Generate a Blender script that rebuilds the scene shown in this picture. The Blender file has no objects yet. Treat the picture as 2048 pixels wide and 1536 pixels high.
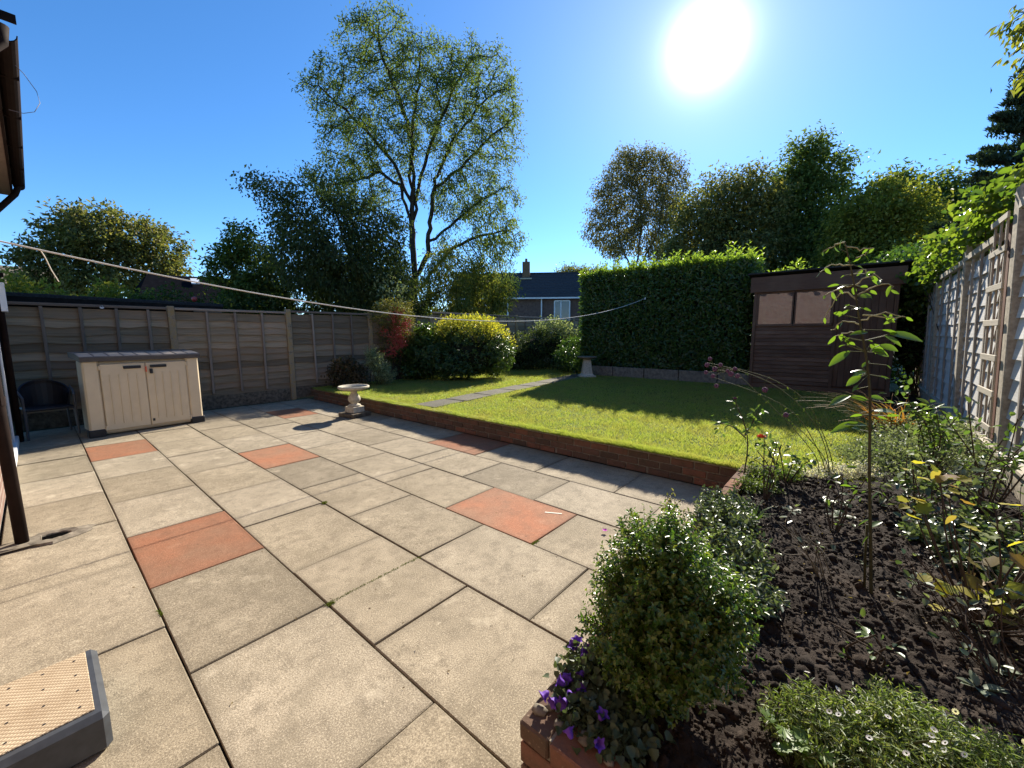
import bpy, math, random
import numpy as np
from mathutils import Vector, Matrix, kdtree

rs = np.random.RandomState(7)
random.seed(7)
R = math.radians
C = bpy.context.scene.collection
SC = bpy.context.scene

# ------------------------------------------------------------------ camera
SUN_AZ, SUN_EL = R(16.5), R(30.6)
cam_d = bpy.data.cameras.new('camera')
cam = bpy.data.objects.new('camera', cam_d); C.objects.link(cam)
cam_d.sensor_width = 36; cam_d.lens = 808.34 / 2048 * 36
cam_d.clip_start = .02; cam_d.clip_end = 800
_p, _r, _y = R(6.985), R(-.227), R(40.357)
_F = Vector((math.cos(_y), math.sin(_y), 0)); _Rt = Vector((math.sin(_y), -math.cos(_y), 0)); _Z = Vector((0, 0, 1))
fw = _F * math.cos(_p) - _Z * math.sin(_p); up = _F * math.sin(_p) + _Z * math.cos(_p)
rc = _Rt * math.cos(_r) + up * math.sin(_r); uc = -_Rt * math.sin(_r) + up * math.cos(_r)
mw = Matrix((rc, uc, -fw)).transposed().to_4x4(); mw.translation = (0, 0, 1.4614)
cam.matrix_world = mw
SC.camera = cam

# ------------------------------------------------------------------ sky, sun, exposure
w = bpy.data.worlds.new('World'); SC.world = w; w.use_nodes = True
nt = w.node_tree; nt.nodes.clear()
out = nt.nodes.new('ShaderNodeOutputWorld')
bg = nt.nodes.new('ShaderNodeBackground'); bg.inputs['Strength'].default_value = .10
sky = nt.nodes.new('ShaderNodeTexSky'); sky.sky_type = 'NISHITA'; sky.sun_disc = False
sky.sun_elevation = SUN_EL; sky.sun_rotation = R(90) - SUN_AZ
sky.air_density = 1.0; sky.dust_density = .0; sky.ozone_density = 3.5; sky.altitude = 2500
hs = nt.nodes.new('ShaderNodeHueSaturation'); hs.inputs['Saturation'].default_value = 1.2
nt.links.new(sky.outputs[0], hs.inputs['Color']); nt.links.new(hs.outputs[0], bg.inputs['Color'])
# the sun itself with the bright air round it
tc = nt.nodes.new('ShaderNodeTexCoord')
dot = nt.nodes.new('ShaderNodeVectorMath'); dot.operation = 'DOT_PRODUCT'
dot.inputs[1].default_value = (math.cos(SUN_EL) * math.cos(SUN_AZ), math.cos(SUN_EL) * math.sin(SUN_AZ), math.sin(SUN_EL))
nt.links.new(tc.outputs['Generated'], dot.inputs[0])
def mth(op, a, b=None, clamp=False):
    n = nt.nodes.new('ShaderNodeMath'); n.operation = op; n.use_clamp = clamp
    for i, v in enumerate((a, b)):
        if v is None: continue
        if isinstance(v, (int, float)): n.inputs[i].default_value = v
        else: nt.links.new(v, n.inputs[i])
    return n.outputs[0]
ang = mth('MULTIPLY', mth('ARCCOSINE', mth('MINIMUM', dot.outputs['Value'], .99999)), 57.2958)
disc = mth('POWER', 2.718, mth('MULTIPLY', mth('POWER', mth('DIVIDE', ang, 1.75), 1.25), -1.0))
halo = mth('POWER', 2.718, mth('DIVIDE', ang, -12.0))
glow = mth('ADD', mth('MULTIPLY', disc, 2.6), mth('MULTIPLY', halo, .24))
bg2 = nt.nodes.new('ShaderNodeBackground'); bg2.inputs['Color'].default_value = (1, .97, .92, 1)
nt.links.new(glow, bg2.inputs['Strength'])
add = nt.nodes.new('ShaderNodeAddShader')
nt.links.new(bg.outputs[0], add.inputs[0]); nt.links.new(bg2.outputs[0], add.inputs[1])
nt.links.new(add.outputs[0], out.inputs['Surface'])

sd = bpy.data.lights.new('sun', 'SUN'); sd.energy = 4.6; sd.angle = R(.53); sd.color = (1, .925, .80)
sun = bpy.data.objects.new('sun', sd); C.objects.link(sun)
sun.rotation_euler = Vector((math.cos(SUN_EL) * math.cos(SUN_AZ), math.cos(SUN_EL) * math.sin(SUN_AZ), math.sin(SUN_EL))).to_track_quat('Z', 'Y').to_euler()
sun.location = (30, 8, 30)
vs = SC.view_settings
vs.view_transform = 'Standard'; vs.look = 'None'; vs.gamma = 1; vs.exposure = 1.3; vs.use_curve_mapping = False

# ------------------------------------------------------------------ material helpers
class N:
    def __init__(s, name):
        s.m = bpy.data.materials.new(name); s.m.use_nodes = True
        s.t = s.m.node_tree; s.b = s.t.nodes['Principled BSDF']; s.o = s.t.nodes['Material Output']
    def new(s, t, **k):
        n = s.t.nodes.new(t)
        for a, v in k.items(): setattr(n, a, v)
        return n
    def link(s, a, b): s.t.links.new(a, b)
    def obj(s, offset=True):
        c = s.new('ShaderNodeTexCoord')
        if not offset: return c.outputs['Object']
        i = s.new('ShaderNodeObjectInfo'); v = s.new('ShaderNodeVectorMath', operation='MULTIPLY_ADD')
        cmb = s.new('ShaderNodeCombineXYZ')
        for k in range(3): s.link(i.outputs['Random'], cmb.inputs[k])
        s.link(cmb.outputs[0], v.inputs[0]); v.inputs[1].default_value = (37, 71, 53); s.link(c.outputs['Object'], v.inputs[2])
        return v.outputs[0]
    def noise(s, vec, scale, detail=4, rough=.55, stretch=None):
        if stretch:
            mp = s.new('ShaderNodeMapping'); mp.inputs['Scale'].default_value = stretch; s.link(vec, mp.inputs[0]); vec = mp.outputs[0]
        n = s.new('ShaderNodeTexNoise'); n.inputs['Scale'].default_value = scale; n.inputs['Detail'].default_value = detail
        n.inputs['Roughness'].default_value = rough; s.link(vec, n.inputs['Vector']); return n.outputs['Fac']
    def ramp(s, fac, stops, interp='LINEAR'):
        r = s.new('ShaderNodeValToRGB'); e = r.color_ramp.elements; r.color_ramp.interpolation = interp
        while len(e) < len(stops): e.new(.5)
        for el, (p, c) in zip(e, stops):
            el.position = p; el.color = (c if hasattr(c, '__len__') else (c, c, c)) + ((1,) if hasattr(c, '__len__') else (1,)) if hasattr(c, '__len__') else (c, c, c, 1)
        s.link(fac, r.inputs[0]); return r.outputs[0]
    def mix(s, fac, a, b, mode='MIX'):
        n = s.new('ShaderNodeMix', data_type='RGBA', blend_type=mode)
        for i, v in ((0, fac), (6, a), (7, b)):
            if isinstance(v, (int, float)): n.inputs[i].default_value = v
            elif isinstance(v, tuple): n.inputs[i].default_value = v + (1,)
            else: s.link(v, n.inputs[i])
        return n.outputs[2]
    def math(s, op, a, b):
        n = s.new('ShaderNodeMath', operation=op)
        for i, v in enumerate((a, b)):
            if isinstance(v, (int, float)): n.inputs[i].default_value = v
            else: s.link(v, n.inputs[i])
        return n.outputs[0]
    def rnd(s): return s.new('ShaderNodeObjectInfo').outputs['Random']
    def island(s): return s.new('ShaderNodeNewGeometry').outputs['Random Per Island']
    def bump(s, h, strength, dist):
        b = s.new('ShaderNodeBump'); b.inputs['Strength'].default_value = strength; b.inputs['Distance'].default_value = dist
        s.link(h, b.inputs['Height']); s.link(b.outputs[0], s.b.inputs['Normal'])
    def fin(s, col, rough=.8, spec=.3):
        if isinstance(col, tuple): s.b.inputs['Base Color'].default_value = col + (1,)
        else: s.link(col, s.b.inputs['Base Color'])
        if isinstance(rough, (int, float)): s.b.inputs['Roughness'].default_value = rough
        else: s.link(rough, s.b.inputs['Roughness'])
        s.b.inputs['Specular IOR Level'].default_value = spec
        return s.m

def m_slab(name, base, dark, light, stain):
    n = N(name); v = n.obj()
    big = n.noise(v, 2.2, 3); mid = n.noise(v, 11, 5, .65); fine = n.noise(v, 150, 3, .7); fine2 = n.noise(v, 330, 2, .6)
    c = n.mix(n.ramp(big, [(.38, 0.), (.66, 1.)]), base, stain)
    c = n.mix(n.ramp(mid, [(.48, 0.), (.66, .75)]), c, dark)
    c = n.mix(n.ramp(fine, [(.40, .75), (.52, 0.)]), c, dark)
    c = n.mix(n.ramp(fine, [(.55, 0.), (.68, .8)]), c, light)
    c = n.mix(n.ramp(fine2, [(.30, .5), (.42, 0.)]), c, tuple(x * .35 for x in dark))
    c = n.mix(n.ramp(fine2, [(.66, 0.), (.74, .7)]), c, tuple(min(.8, x * 1.5) for x in light))
    g = n.new('ShaderNodeTexCoord').outputs['Generated']; sp = n.new('ShaderNodeSeparateXYZ'); n.link(g, sp.inputs[0])
    ed = n.math('MINIMUM', n.math('MINIMUM', sp.outputs[0], n.math('SUBTRACT', 1., sp.outputs[0])), n.math('MINIMUM', sp.outputs[1], n.math('SUBTRACT', 1., sp.outputs[1])))
    ed = n.math('ADD', ed, n.math('MULTIPLY', n.math('SUBTRACT', mid, .5), .16))
    c = n.mix(n.ramp(ed, [(.0, .4), (.055, 0.)]), c, tuple(x * .55 for x in dark))
    blot = n.noise(v, 4.5, 6, .72); c = n.mix(n.ramp(blot, [(.52, 0.), (.66, .48)]), c, tuple(x * .78 for x in stain)); c = n.mix(n.ramp(blot, [(.30, .5), (.42, 0.)]), c, light)
    lich = n.noise(v, 24, 4, .6); c = n.mix(n.ramp(lich, [(.66, 0.), (.70, .55)]), c, tuple(x * .45 for x in stain)); c = n.mix(n.ramp(lich, [(.27, .6), (.31, 0.)]), c, light)
    tone = n.ramp(n.rnd(), [(0, (.80, .79, .78)), (.5, (1., .98, .95)), (1, (1.1, 1.1, 1.12))])
    c = n.mix(1., c, tone, 'MULTIPLY')
    h = n.math('ADD', n.math('MULTIPLY', fine, .7), n.math('MULTIPLY', mid, .6))
    n.bump(h, .55, .006)
    return n.fin(c, .9, .2)

def m_wood(name, a, b, c3, axis, scale=1., rough=.85, objtone=.5):
    n = N(name); v = n.obj()
    st = {'x': (1.2, 22, 22), 'y': (22, 1.2, 22), 'z': (22, 22, 1.2)}[axis]
    g = n.noise(v, 3.2 * scale, 6, .65, st); big = n.noise(v, 2.2 * scale, 3, .5)
    c = n.mix(n.ramp(g, [(.3, 0.), (.7, 1.)]), a, b)
    c = n.mix(n.ramp(big, [(.4, 0.), (.75, .85)]), c, c3)
    t = n.ramp(n.rnd(), [(0, 1 - objtone), (1, 1 + objtone * .4)])
    c = n.mix(1., c, t, 'MULTIPLY')
    n.bump(g, .5, .004)
    return n.fin(c, rough, .2)

def m_leaf(name, cols, trans=.4, rough=.55, spec=.25, tcol=None, tgain=1.6):
    n = N(name); i = n.math('FRACT', n.math('ADD', n.island(), n.math('MULTIPLY', n.rnd(), 7.31)), 0.)
    c = n.ramp(i, [(k / max(1, len(cols) - 1), x) for k, x in enumerate(cols)])
    n.fin(c, rough, spec)
    if trans > 0:
        t = n.new('ShaderNodeBsdfTranslucent')
        n.link(n.mix(1., c, tcol or (tgain * 1.15, tgain * 1.2, tgain * .55), 'MULTIPLY'), t.inputs['Color'])
        mx = n.new('ShaderNodeMixShader'); mx.inputs[0].default_value = trans
        n.link(n.b.outputs[0], mx.inputs[1]); n.link(t.outputs[0], mx.inputs[2]); n.link(mx.outputs[0], n.o.inputs['Surface'])
    return n.m

def m_plain(name, col, rough=.6, spec=.4, var=.25, sc=9, bump=0., metal=0.):
    n = N(name); v = n.obj(); f = n.noise(v, sc, 5, .6)
    c = n.mix(n.ramp(f, [(.3, 0.), (.7, 1.)]), tuple(x * (1 - var) for x in col), tuple(min(.9, x * (1 + var)) for x in col))
    if bump: n.bump(f, .4, bump)
    n.b.inputs['Metallic'].default_value = metal
    return n.fin(c, rough, spec)

M = {}
M['slab'] = m_slab('grey_paving', (.365, .305, .215), (.185, .152, .105), (.53, .455, .33), (.255, .212, .145))
M['slab_red'] = m_slab('red_paving', (.37, .148, .076), (.235, .115, .066), (.45, .245, .15), (.29, .165, .10))
M['slab_path'] = m_slab('path_paving', (.15, .135, .10), (.085, .075, .055), (.20, .185, .145), (.10, .095, .065))
M['joint'] = m_plain('joint_dirt', (.035, .028, .02), .95, .1, .4, 40, .004)
def m_brick():
    n = N('old_brick'); v = n.obj(); f = n.noise(v, 14, 5, .65); f2 = n.noise(v, 90, 3, .6)
    c = n.ramp(n.rnd(), [(0, (.10, .066, .046)), (.35, (.135, .08, .056)), (.6, (.17, .088, .06)), (.85, (.225, .098, .06)), (1, (.115, .082, .06))])
    c = n.mix(n.ramp(f, [(.45, 0.), (.75, .8)]), c, (.075, .06, .04)); c = n.mix(n.ramp(f2, [(.62, 0.), (.78, .7)]), c, (.32, .24, .17))
    n.bump(f2, .5, .004); return n.fin(c, .92, .15)
M['brick'] = m_brick()
M['mortar'] = m_plain('mortar', (.20, .175, .135), .95, .1, .45, 30, .006)
M['mortar_cap'] = m_plain('mortar_cap', (.25, .215, .165), .95, .1, .45, 22, .01)
M['concrete'] = m_plain('post_concrete', (.36, .31, .235), .92, .15, .35, 26, .004)
def m_mossy():
    n = N('lichened_concrete'); v = n.obj(); f = n.noise(v, 12, 6, .7); g = n.noise(v, 60, 3, .6)
    c = n.mix(n.ramp(f, [(.4, 0.), (.62, 1.)]), (.30, .235, .16), (.36, .24, .10)); c = n.mix(n.ramp(g, [(.6, 0.), (.7, .8)]), c, (.36, .31, .23))
    c = n.mix(n.ramp(f, [(.30, .8), (.42, 0.)]), c, (.07, .06, .04)); n.bump(g, .5, .004); return n.fin(c, .95, .1)
M['lichen'] = m_mossy()
M['gravel_board'] = m_plain('damp_gravel_board', (.13, .105, .075), .95, .1, .55, 18, .006)
M['board_grey'] = m_wood('weathered_board', (.38, .285, .175), (.18, .132, .08), (.42, .285, .18), 'x', 1., .85, .5)
M['batten'] = m_wood('weathered_batten', (.32, .25, .19), (.21, .16, .12), (.27, .21, .16), 'z')
M['rail'] = m_wood('weathered_rail', (.30, .23, .18), (.19, .145, .11), (.33, .26, .2), 'x')
M['board_pale'] = m_wood('bleached_board', (.68, .655, .61), (.50, .48, .44), (.72, .70, .66), 'x', 1., .55, .12)
M['batten_pale'] = m_wood('grey_batten', (.40, .35, .29), (.27, .235, .19), (.33, .29, .24), 'z', 1., .8, .2)
M['lath_pale'] = m_wood('pale_lath', (.50, .44, .35), (.38, .33, .25), (.45, .40, .31), 'x', 1., .8, .15)
M['board_red'] = m_wood('red_brown_board', (.16, .062, .036), (.095, .036, .022), (.20, .085, .05), 'z', 1., .8, .2)
M['shed'] = m_wood('shed_board', (.18, .10, .062), (.088, .05, .033), (.20, .125, .08), 'y', 1., .75, .3)
M['shed_v'] = m_wood('shed_upright', (.155, .085, .053), (.08, .046, .03), (.175, .108, .068), 'z', 1., .75, .3)
M['felt'] = m_plain('roof_felt', (.045, .042, .04), .95, .1, .4, 30, .004)
M['stone'] = m_plain('cast_stone', (.50, .44, .33), .9, .2, .28, 24, .004)
M['stone_dark'] = m_plain('weathered_stone', (.19, .16, .12), .95, .15, .45, 16, .006)
M['box'] = m_plain('beige_plastic', (.66, .53, .35), .5, .4, .05, 6)
M['box_grey'] = m_plain('taupe_plastic', (.235, .18, .14), .45, .5, .12, 9)
M['lid_trim'] = m_plain('lid_trim_plastic', (.085, .068, .056), .5, .4, .12, 9)
M['lid'] = m_plain('lid_plastic', (.27, .23, .19), .42, .5, .1, 9)
M['black_pl'] = m_plain('black_plastic', (.018, .018, .02), .45, .4, .2, 9)
M['hole_shade'] = m_plain('hole_shade_black', (.004, .004, .004), 1., 0., .1, 9)  # black that puts the drain's inner shade into the colour
M['rattan'] = m_plain('black_weave', (.014, .014, .018), .5, .4, .4, 120, .003)
M['steel'] = m_plain('dull_tube', (.10, .10, .11), .4, .5, .1, 20, 0, .3)
M['dark_brown'] = m_plain('dark_brown_plastic', (.018, .011, .009), .75, .1, .25, 8)
M['white'] = m_plain('white_pvc', (.78, .79, .80), .35, .5, .03, 5)
M['white_rope'] = m_plain('white_rope', (.66, .64, .58), .8, .2, .12, 60)
M['step_grey'] = m_plain('step_rubber', (.045, .05, .056), .42, .45, .25, 18)
def m_tread():
    n = N('tread_board'); v = n.obj(False)
    w1 = n.new('ShaderNodeTexWave', wave_type='BANDS', bands_direction='DIAGONAL'); w1.inputs['Scale'].default_value = 34; w1.inputs['Distortion'].default_value = .6
    mp = n.new('ShaderNodeMapping'); mp.inputs['Rotation'].default_value = (0, 0, R(63)); n.link(v, mp.inputs[0])
    w2 = n.new('ShaderNodeTexWave', wave_type='BANDS', bands_direction='X'); w2.inputs['Scale'].default_value = 30; w2.inputs['Distortion'].default_value = .6; n.link(mp.outputs[0], w2.inputs[0]); n.link(v, w1.inputs[0])
    f = n.noise(v, 7, 5, .65)
    c = n.mix(n.ramp(f, [(.35, 0.), (.7, 1.)]), (.57, .46, .31), (.36, .27, .17))
    l = n.math('MINIMUM', w1.outputs['Fac'], w2.outputs['Fac'])
    c = n.mix(n.ramp(l, [(.05, .75), (.35, 0.)]), c, (.17, .11, .06)); n.bump(l, .4, .002); return n.fin(c, .75, .25)
M['tread'] = m_tread()
M['soil'] = None
def m_soil():
    n = N('dark_soil'); v = n.obj(False); f = n.noise(v, 30, 6, .7); g = n.noise(v, 160, 3, .7)
    c = n.mix(n.ramp(f, [(.35, 0.), (.7, 1.)]), (.016, .0115, .0085), (.040, .029, .022)); c = n.mix(n.ramp(g, [(.62, 0.), (.75, .7)]), c, (.075, .058, .044))
    c = n.mix(n.ramp(n.noise(v, 3.5, 4, .6), [(.45, 0.), (.7, .6)]), c, (.062, .045, .033)); n.bump(n.math('ADD', f, n.math('MULTIPLY', g, .5)), .8, .012); return n.fin(c, .95, .15)
M['soil'] = m_soil()
def m_lawn():
    n = N('turf'); v = n.obj(False); f = n.noise(v, 1.6, 4, .6); g = n.noise(v, 60, 4, .7, (1, 1, 1))
    c = n.mix(n.ramp(f, [(.35, 0.), (.7, 1.)]), (.085, .13, .02), (.12, .16, .025)); c = n.mix(n.ramp(g, [(.4, .7), (.55, 0.)]), c, (.035, .05, .014))
    n.bump(g, .6, .02); return n.fin(c, .9, .15)
M['lawn'] = m_lawn()
M['ground'] = m_plain('rough_ground', (.05, .06, .025), .95, .1, .5, 3)
def m_grass():
    n = N('grass_blade'); i = n.island(); v = n.new('ShaderNodeTexCoord').outputs['Object']; f = n.noise(v, 2.6, 6, .72)
    c = n.ramp(i, [(0, (.205, .26, .055)), (.5, (.285, .335, .075)), (.85, (.345, .38, .10)), (1, (.40, .35, .17))])
    c = n.mix(n.ramp(f, [(.42, 0.), (.62, .7)]), c, (.30, .27, .10)); n.fin(c, .5, .2)
    t = n.new('ShaderNodeBsdfTranslucent'); n.link(n.mix(1., c, (1.6, 1.65, .85), 'MULTIPLY'), t.inputs['Color'])
    mx = n.new('ShaderNodeMixShader'); mx.inputs[0].default_value = .45
    n.link(n.b.outputs[0], mx.inputs[1]); n.link(t.outputs[0], mx.inputs[2]); n.link(mx.outputs[0], n.o.inputs['Surface']); return n.m
M['grass'] = m_grass()
M['bark'] = m_plain('bark', (.042, .033, .025), .95, .1, .5, 14, .02)
M['bark_pale'] = m_plain('birch_bark', (.16, .14, .12), .9, .1, .6, 9, .01)
M['twig'] = m_plain('twig', (.065, .045, .03), .85, .2, .4, 30)
M['twig_green'] = m_plain('green_stem', (.09, .10, .035), .7, .3, .35, 30)
M['twig_dark'] = m_plain('dark_green_stem', (.06, .055, .025), .8, .2, .35, 30)
M['twig_pale'] = m_plain('pale_tendril', (.34, .33, .18), .8, .2, .35, 30)
M['twig_grey'] = m_plain('grey_cane', (.13, .11, .08), .85, .2, .35, 30)
def m_pane():
    n = N('shed_glass'); v = n.obj(); f = n.noise(v, 5, 4, .6)
    n.fin(n.mix(n.ramp(f, [(.4, 0.), (.7, 1.)]), (.05, .036, .03), (.12, .085, .07)), .5, .5)
    g = n.new('ShaderNodeBsdfGlossy'); g.inputs['Roughness'].default_value = .02; bb = n.new('ShaderNodeBump'); bb.inputs['Strength'].default_value = .25; bb.inputs['Distance'].default_value = .02; n.link(n.noise(v, 2.2, 2, .5), bb.inputs['Height']); n.link(bb.outputs[0], g.inputs['Normal'])
    mx = n.new('ShaderNodeMixShader'); mx.inputs[0].default_value = .16
    n.link(n.b.outputs[0], mx.inputs[1]); n.link(g.outputs[0], mx.inputs[2]); n.link(mx.outputs[0], n.o.inputs['Surface']); return n.m
M['pane'] = m_pane()
M['pane_far'] = m_plain('window_glass', (.06, .07, .08), .08, .6, .2, 3)
M['water'] = m_plain('bath_water', (.03, .035, .03), .05, .5, .2, 5)
def m_housebrick():
    n = N('house_brick'); v = n.obj(False); sx = n.new('ShaderNodeSeparateXYZ'); n.link(v, sx.inputs[0]); mp = n.new('ShaderNodeCombineXYZ'); n.link(sx.outputs[1], mp.inputs[0]); n.link(sx.outputs[2], mp.inputs[1])
    b = n.new('ShaderNodeTexBrick'); n.link(mp.outputs[0], b.inputs[0]); b.inputs['Scale'].default_value = 4.4; b.inputs['Brick Width'].default_value = 1.; b.inputs['Row Height'].default_value = .33
    b.inputs['Mortar Size'].default_value = .03
    b.inputs['Color1'].default_value = (.22, .135, .105, 1); b.inputs['Color2'].default_value = (.165, .10, .08, 1); b.inputs['Mortar'].default_value = (.30, .27, .23, 1)
    n.bump(b.outputs['Fac'], -.3, .01); return n.fin(b.outputs['Color'], .9, .15)
M['house_brick'] = m_housebrick()
M['far_brick'] = m_plain('far_brick', (.16, .105, .085), .9, .15, .3, 5)
M['tile'] = m_plain('slate_tile', (.055, .056, .062), .85, .2, .3, 8)
M['tile_red'] = m_plain('chimney_brick', (.19, .12, .07), .9, .2, .3, 9)
M['dark_roof'] = m_plain('dark_roof', (.010, .010, .012), 1., .0, .3, 8)
M['creosote'] = m_plain('creosoted_wood', (.02, .015, .012), .9, .15, .4, 10)
M['moss'] = m_leaf('moss', [(.07, .10, .02), (.13, .16, .03), (.10, .11, .03)], .2, .9, .1)
M['red_gloss'] = m_plain('red_paint', (.40, .05, .04), .35, .5, .1, 5)
M['cable'] = m_plain('cable_sheath', (.10, .10, .13), .5, .4, .1, 20)
M['mark'] = m_plain('white_paint', (.70, .66, .55), .9, .1, .1, 60)
# foliage
M['lf_ash'] = m_leaf('robinia_leaf', [(.065, .10, .034), (.10, .145, .046), (.135, .165, .05), (.085, .12, .042)], .45, .7, .12)
M['lf_dark'] = m_leaf('cherry_leaf', [(.035, .055, .018), (.055, .08, .024), (.085, .105, .03), (.045, .06, .026)], .42)
M['lf_mid'] = m_leaf('mid_leaf', [(.048, .080, .019), (.088, .128, .029), (.136, .168, .038), (.064, .096, .029)], .38)
M['lf_olive'] = m_leaf('olive_leaf', [(.064, .080, .029), (.112, .120, .038), (.160, .160, .054), (.192, .160, .056)], .36)
M['lf_yel'] = m_leaf('yellowing_leaf', [(.090, .112, .024), (.165, .180, .030), (.240, .225, .042), (.120, .135, .030)], .42)
M['lf_birch'] = m_leaf('birch_leaf', [(.076, .085, .034), (.119, .119, .048), (.170, .145, .060), (.102, .085, .051)], .36)
M['lf_gold'] = m_leaf('golden_leaf', [(.40, .35, .04), (.52, .44, .06), (.34, .34, .06), (.20, .25, .035)], .34)
M['lf_choisya'] = m_leaf('choisya_leaf', [(.029, .065, .013), (.052, .098, .018), (.091, .130, .026), (.039, .072, .016)], .3, .35, .5)
M['lf_laurel'] = m_leaf('laurel_leaf', [(.035, .077, .018), (.053, .106, .022), (.081, .138, .027), (.040, .075, .020)], .33, .3, .5)
M['lf_laurel_top'] = m_leaf('young_laurel_leaf', [(.135, .210, .033), (.210, .270, .045), (.150, .225, .038)], .5, .3, .5)
M['lf_silver'] = m_leaf('variegated_leaf', [(.14, .18, .08), (.28, .32, .17), (.42, .45, .28), (.10, .14, .055)], .35)
M['lf_brown'] = m_leaf('faded_leaf', [(.075, .06, .03), (.11, .075, .042), (.14, .095, .06), (.06, .065, .025)], .3, .7, .2)
M['lf_pyra'] = m_leaf('pyracantha_leaf', [(.075, .085, .026), (.12, .125, .036), (.20, .16, .05), (.06, .075, .024)], .35)
M['berry'] = m_leaf('berry', [(.40, .04, .03), (.52, .085, .045), (.46, .055, .035)], 0, .35, .5)
M['lf_cedar'] = m_leaf('cedar_needle', [(.024, .042, .024), (.039, .063, .033), (.045, .068, .042)], .15, .6, .3)
M['lf_vine'] = m_leaf('vine_leaf', [(.06, .11, .016), (.11, .165, .022), (.15, .19, .03), (.045, .085, .018)], .48, .28, .55)
M['lf_box'] = m_leaf('box_leaf', [(.032, .075, .012), (.05, .105, .016), (.085, .145, .024), (.15, .175, .035), (.04, .09, .014)], .4, .3, .5)
M['lf_camp'] = m_leaf('bellflower_leaf', [(.05, .07, .036), (.065, .088, .045), (.08, .10, .055)], .25, .5, .3)
M['petal_purple'] = m_plain('purple_petal', (.115, .04, .30), .6, .2, .2, 30)
M['petal_pink'] = m_plain('pink_petal', (.62, .10, .50), .6, .2, .15, 30)
M['petal_orange'] = m_plain('orange_petal', (.75, .16, .08), .6, .2, .15, 30)
M['petal_mauve'] = m_plain('mauve_floret', (.15, .065, .12), .8, .2, .4, 90)
M['petal_white'] = m_leaf('white_floret', [(.62, .60, .58), (.70, .68, .66), (.6, .5, .5)], .3, .7, .2)
M['lf_fever'] = m_leaf('geranium_leaf', [(.04, .065, .03), (.07, .10, .045), (.10, .13, .065), (.19, .215, .14)], .3, .34, .5)
M['lf_rose'] = m_leaf('rose_leaf', [(.049, .084, .025), (.070, .119, .031), (.112, .154, .042)], .42, .36, .4)
M['lf_shoot'] = m_leaf('shoot_leaf', [(.075, .13, .018), (.10, .16, .022)], .5, .25, .6)
M['lf_catmint'] = m_leaf('grey_leaf', [(.10, .13, .08), (.15, .18, .115), (.20, .225, .15), (.08, .10, .06)], .28)
M['lf_erig'] = m_leaf('fleabane_leaf', [(.06, .09, .022), (.10, .14, .035), (.14, .18, .05), (.17, .17, .07)], .36, .45, .4)
M['lf_croc'] = m_leaf('montbretia_blade', [(.30, .12, .03), (.20, .10, .03), (.13, .13, .035), (.34, .16, .05)], .4, .55, .3)
M['lf_hydr'] = m_leaf('autumn_leaf', [(.30, .27, .04), (.40, .34, .05), (.17, .21, .05), (.26, .15, .05), (.12, .17, .04), (.20, .11, .05)], .45, .6, .2)
M['lf_fresh'] = m_leaf('fresh_leaf', [(.10, .17, .03), (.13, .20, .04), (.085, .14, .03)], .4, .4, .4)
M['litter'] = m_leaf('dead_leaf', [(.13, .085, .05), (.10, .055, .028), (.22, .16, .09), (.20, .15, .05)], .25, .7, .2)
M['lf_core'] = m_plain('light_block_dark', (.016, .018, .009), .95, .1, .5, 20, .05)  # for the added solid cores that stop light passing through foliage

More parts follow.
